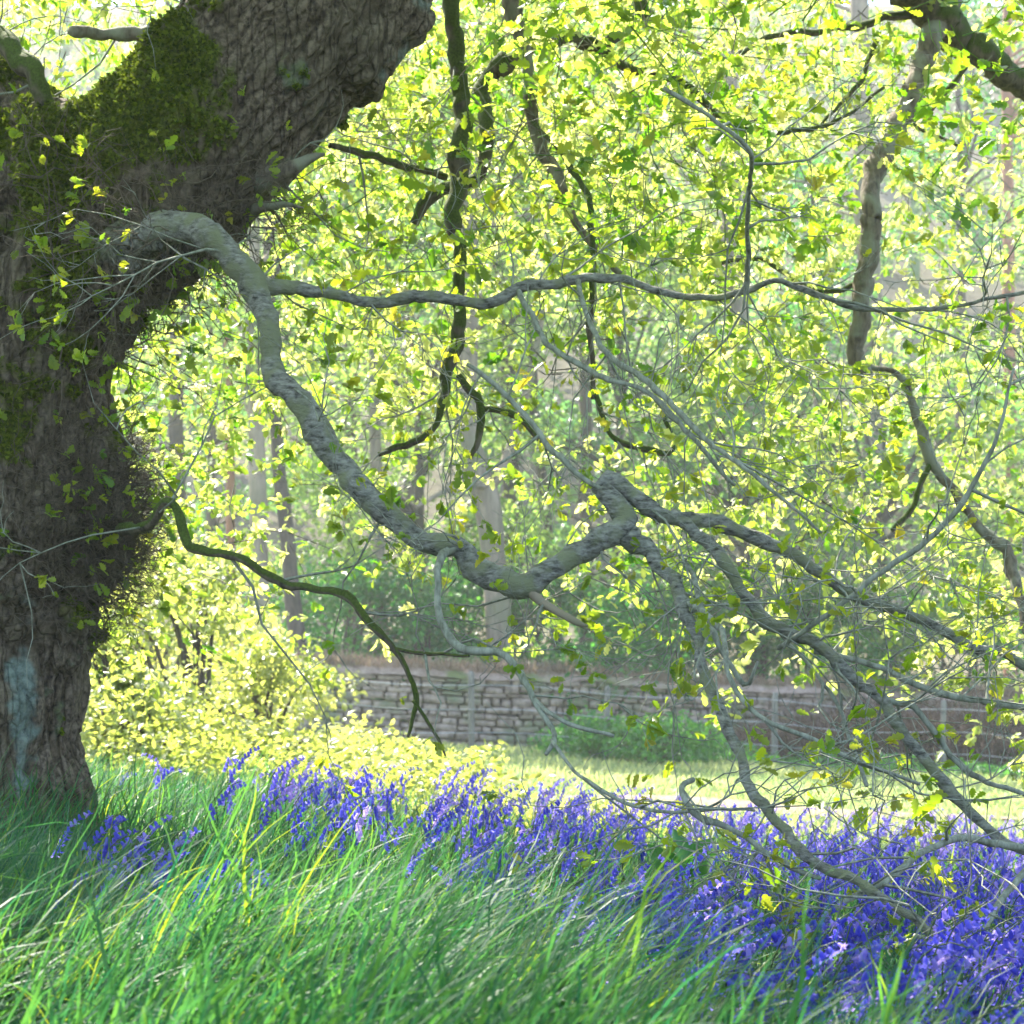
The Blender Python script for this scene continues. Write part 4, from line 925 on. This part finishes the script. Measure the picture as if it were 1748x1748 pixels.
n = 3500; y = 2.2 + 11.5 * rng.random(n) ** .95; x = rng.uniform(-1, 1, n) * fr(y, .12)
pxx = x / y * F + 874
cl = np.array([mnoise.noise(Vector((a * 1.3, b * 1.3, 20))) + .5 * mnoise.noise(Vector((a * 4, b * 4, 20))) for a, b in zip(x, y)])
near = gedge(x)
pr = np.clip((y - near) / .3, 0, 1) * np.clip(.62 + 2.0 * cl, .03, 1)
pr *= np.where(pxx < 480, np.clip(.50 + 0 * y, 0, 1), 1.0) * np.where((pxx < 420) & (y > 5), .35, 1)
ylim = np.interp(pxx, [0, 300, 600, 900, 1300, 1748], [8.6, 8.6, 9.4, 10.4, 11.8, 13.0])
pr *= np.clip((ylim - y) / 1.2, 0, 1)
pr *= np.where((pxx < 190) & (y > 4.6), 0, 1) * np.where(pxx < 90, .12, 1) * np.where(pxx < 330, .6, 1)
k = rng.random(n) < pr; x, y = x[k], y[k]
# the nearest heads, standing in the right corner and at the foot of the oak
ex = [(1640, 2.45), (1615, 2.5), (1665, 2.52), (1690, 2.43), (1600, 2.55), (1120, 3.1), (1020, 3.3), (1060, 3.2), (1180, 3.0), (930, 3.4), (1240, 2.9), (1150, 2.95), (1330, 2.8), (1390, 2.75), (385, 3.6), (420, 3.65), (300, 3.7), (340, 3.8), (215, 4.2), (245, 4.3), (180, 4.3), (120, 4.4), (275, 4.0), (440, 3.9), (470, 3.3)]
x = np.concatenate([[(a - 874) / F * d for a, d in ex], x]); y = np.concatenate([[d for a, d in ex], y])
az = .2 + rng.normal(size=len(x)) * 1.0; sc_ = rng.uniform(.9, 1.25, len(x)); sc_[:len(ex)] = 1.12
order = np.argsort(y); x, y, az, sc_ = x[order], y[order], az[order], sc_[order]
inf = (x / y * F + 874 > 0) & (x / y * F + 874 < 1748)
ind = np.where(inf)[0][:300]; rest = np.setdiff1d(np.arange(len(x)), ind)
print('bluebells', len(x), 'to depth', y[ind[-1]])
def bucket(pxx, d):
    if pxx > 1500 and d < 2.4: return 'violet blue bluebell with drooping heads nearest the lower right corner', 'bluebells in the lower right corner'
    if pxx > 900 and d < 3.0: return 'violet blue bluebell at the front edge of the drift right of centre', 'bluebells at the front edge of the drift'
    if pxx < 560: return 'violet blue bluebell standing behind the tall grass near the foot of the old oak', 'bluebells near the foot of the oak'
    if pxx < 1000: return 'violet blue bluebell behind the arching grass in the middle of the drift', 'bluebells in the middle of the drift'
    return 'violet blue bluebell deeper in the drift under the drooping oak twigs', 'bluebells under the oak twigs'
for c_, i in enumerate(ind):
    vi = int(rng.integers(0, 7)); pts, bl, stem, fm = VAR[vi]
    lab, grp = bucket(x[i] / y[i] * F + 874, y[i])
    e = bpy.data.objects.new('bluebell', None); col.objects.link(e); e.empty_display_size = .02
    e.location = (x[i], y[i], float(ground(x[i], y[i])) - .005); e.rotation_euler = (rng.normal() * .08, rng.normal() * .08, az[i]); e.scale = (sc_[i],) * 3
    tag(e, lab, 'bluebell', grp)
    s_ = bpy.data.objects.new('stem', stem); col.objects.link(s_); s_.parent = e
    if c_ < 90:
        for q_, a1, tl, sb_, p in bl:
            f_ = bpy.data.objects.new('flower', BM[int(rng.integers(0, 4))]); col.objects.link(f_); f_.parent = e
            f_.location = q_; f_.rotation_euler = (0, tl, a1); f_.scale = (sb_,) * 3
    else:
        f_ = bpy.data.objects.new('flower_head', fm); col.objects.link(f_); f_.parent = e
mb = MB(); sm = MB()
for vi in range(7):
    pts, bl, _, _ = VAR[vi]
    ii = rest[vi::7]; m_ = len(ii)
    bv = []; bf = []
    for k_, (q_, a1, tl, sb_, p) in enumerate(bl):
        bv.append((BV2 * sb_) @ (rotz(a1) @ roty(tl)).T + q_); bf.append(BF2 + k_ * len(BV2))
    bv = np.vstack(bv); bf = np.vstack(bf)
    ca, sa = np.cos(az[ii]), np.sin(az[ii])
    lx = rng.normal(size=m_) * .1; ly = rng.normal(size=m_) * .1
    def place(v):
        v = v[None] * sc_[ii][:, None, None]
        X = v[..., 0] * ca[:, None] - v[..., 1] * sa[:, None] + v[..., 2] * lx[:, None] + x[ii][:, None]
        Y = v[..., 0] * sa[:, None] + v[..., 1] * ca[:, None] + v[..., 2] * ly[:, None] + y[ii][:, None]
        return np.stack([X, Y, v[..., 2] + ground(x[ii], y[ii])[:, None]], -1)
    V_ = place(bv); mb.add(V_.reshape(-1, 3), (bf[None] + (np.arange(m_) * len(bv))[:, None, None]).reshape(-1, 4), np.repeat(np.clip(.22 + .075 * (y[ii] - 3) + rng.normal(size=m_) * .28, 0, 1), len(bv)))  # petal tint rises with distance: the sunlit paleness is painted in
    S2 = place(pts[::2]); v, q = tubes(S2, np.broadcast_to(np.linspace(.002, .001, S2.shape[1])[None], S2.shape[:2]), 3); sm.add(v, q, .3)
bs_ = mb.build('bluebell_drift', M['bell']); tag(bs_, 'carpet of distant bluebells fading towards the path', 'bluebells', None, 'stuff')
tag(sm.build('bluebell_stalks', M['stem']), 'thin stalks of the distant bluebell carpet', 'bluebells', None, 'stuff')
# strap leaves of the bluebells
rr_ = np.repeat(np.arange(len(x)), 6); n = len(rr_)
X = x[rr_] + rng.normal(size=n) * .05; Y = y[rr_] + rng.normal(size=n) * .05
mb = MB(); blades(mb, X, Y, rng.uniform(.14, .31, n), rng.uniform(.006, .013, n), rng.uniform(.0, .5, n), rng.uniform(0, 6.28, n), rng.uniform(.2, 1.5, n), rng.uniform(0, .75, n), seg=5)
tag(mb.build('strap_leaves', M['grass']), 'glossy strap shaped leaves under the bluebells', 'leaves', None, 'stuff')

# dock with broad leaves
dx, dy = (1165 - 874) / F * 6.6, 6.6; g = float(ground(dx, dy))
dock = empty('dock_plant', (dx, dy, g), 'broad leaved green dock among the bluebells behind the low branch', 'plant')
for k_, (a1, ln, up) in enumerate([(2.6, .19, 1.6), (.5, .2, 1.4), (-2.0, .15, 1.0), (-.7, .16, .8), (1.6, .14, 1.9)]):
    lm = MB(); base = np.array([[dx, dy, g + .10 + .02 * k_]]); leaves(lm, 'ovate', base, np.array([[math.cos(a1), math.sin(a1), up]]), ln, np.array([.3]), roll=.2, flat=.6)
    v, q = tubes(np.array([[[dx, dy, g], [dx, dy, g + .06], base[0]]]), np.array([[.004, .004, .003]]), 5); lm.add(v, q, .3)
    lm.build('leaf', M['under_leaf'], dock)

# ------------------------------------------------------------------ air
HAZE = 0.0012
if HAZE:
    bx = MB(); X0, X1, Y0, Y1, Z0, Z1 = -137, 137, -62, 127, -8, 38
    v = np.array([[a, b, c] for a in (X0, X1) for b in (Y0, Y1) for c in (Z0, Z1)])
    bx.add(v, np.array([[0, 1, 3, 2], [4, 6, 7, 5], [0, 4, 5, 1], [2, 3, 7, 6], [0, 2, 6, 4], [1, 5, 7, 3]]))
    hm, nt, out = newmat('haze'); pv = N(nt, 'ShaderNodeVolumePrincipled'); pv.inputs['Density'].default_value = HAZE; pv.inputs['Color'].default_value = (.93, .95, .96, 1); pv.inputs['Anisotropy'].default_value = .25
    nt.links.new(pv.outputs[0], out.inputs['Volume'])
    tag(bx.build('haze', hm, smooth=False), 'pale sunlit haze in the air of the wood', 'haze', None, 'stuff')

# ------------------------------------------------------------------ light and camera
w = bpy.data.worlds.new('World'); sc.world = w; w.use_nodes = True; nt = w.node_tree
bg = nt.nodes['Background']; sky = nt.nodes.new('ShaderNodeTexSky'); sky.sky_type = 'NISHITA'; sky.sun_disc = False
sky.sun_elevation = R(SUN_EL); sky.sun_rotation = R(SUN_AZ); nt.links.new(sky.outputs[0], bg.inputs[0]); bg.inputs[1].default_value = .15
sd = Vector((math.sin(R(SUN_AZ)) * math.cos(R(SUN_EL)), math.cos(R(SUN_AZ)) * math.cos(R(SUN_EL)), math.sin(R(SUN_EL))))
su = bpy.data.lights.new('sun', 'SUN'); su.energy = 5; su.angle = R(.53); su.color = (1, .93, .80)
so = bpy.data.objects.new('sun', su); col.objects.link(so); so.rotation_euler = sd.to_track_quat('Z', 'Y').to_euler(); so.location = (0, 0, 30)
cam = bpy.data.cameras.new('camera'); cam.lens = 50.0; cam.sensor_width = 24.0; cam.sensor_fit = 'HORIZONTAL'
cam.shift_y = (HOR - 874) / 1748; cam.clip_end = 600; cam.clip_start = .05
cam.lens = F / 1748 * 24
cam.dof.use_dof = True; cam.dof.focus_distance = 4.6; cam.dof.aperture_fstop = 7.5
cm = bpy.data.objects.new('camera', cam); col.objects.link(cm); cm.location = (0, 0, EYE); cm.rotation_euler = (R(90), 0, 0); sc.camera = cm
vs = sc.view_settings; vs.view_transform = 'Standard'; vs.look = 'None'; vs.gamma = 1; vs.exposure = 2.25
cy = sc.cycles; cy.max_bounces = 6; cy.diffuse_bounces = 3; cy.glossy_bounces = 2; cy.transmission_bounces = 4; cy.volume_bounces = 1; cy.transparent_max_bounces = 4
cy.use_denoising = True; cy.sample_clamp_indirect = 6; cy.caustics_reflective = False; cy.caustics_refractive = False
try: cy.denoiser = 'OPENIMAGEDENOISE'
except Exception: pass
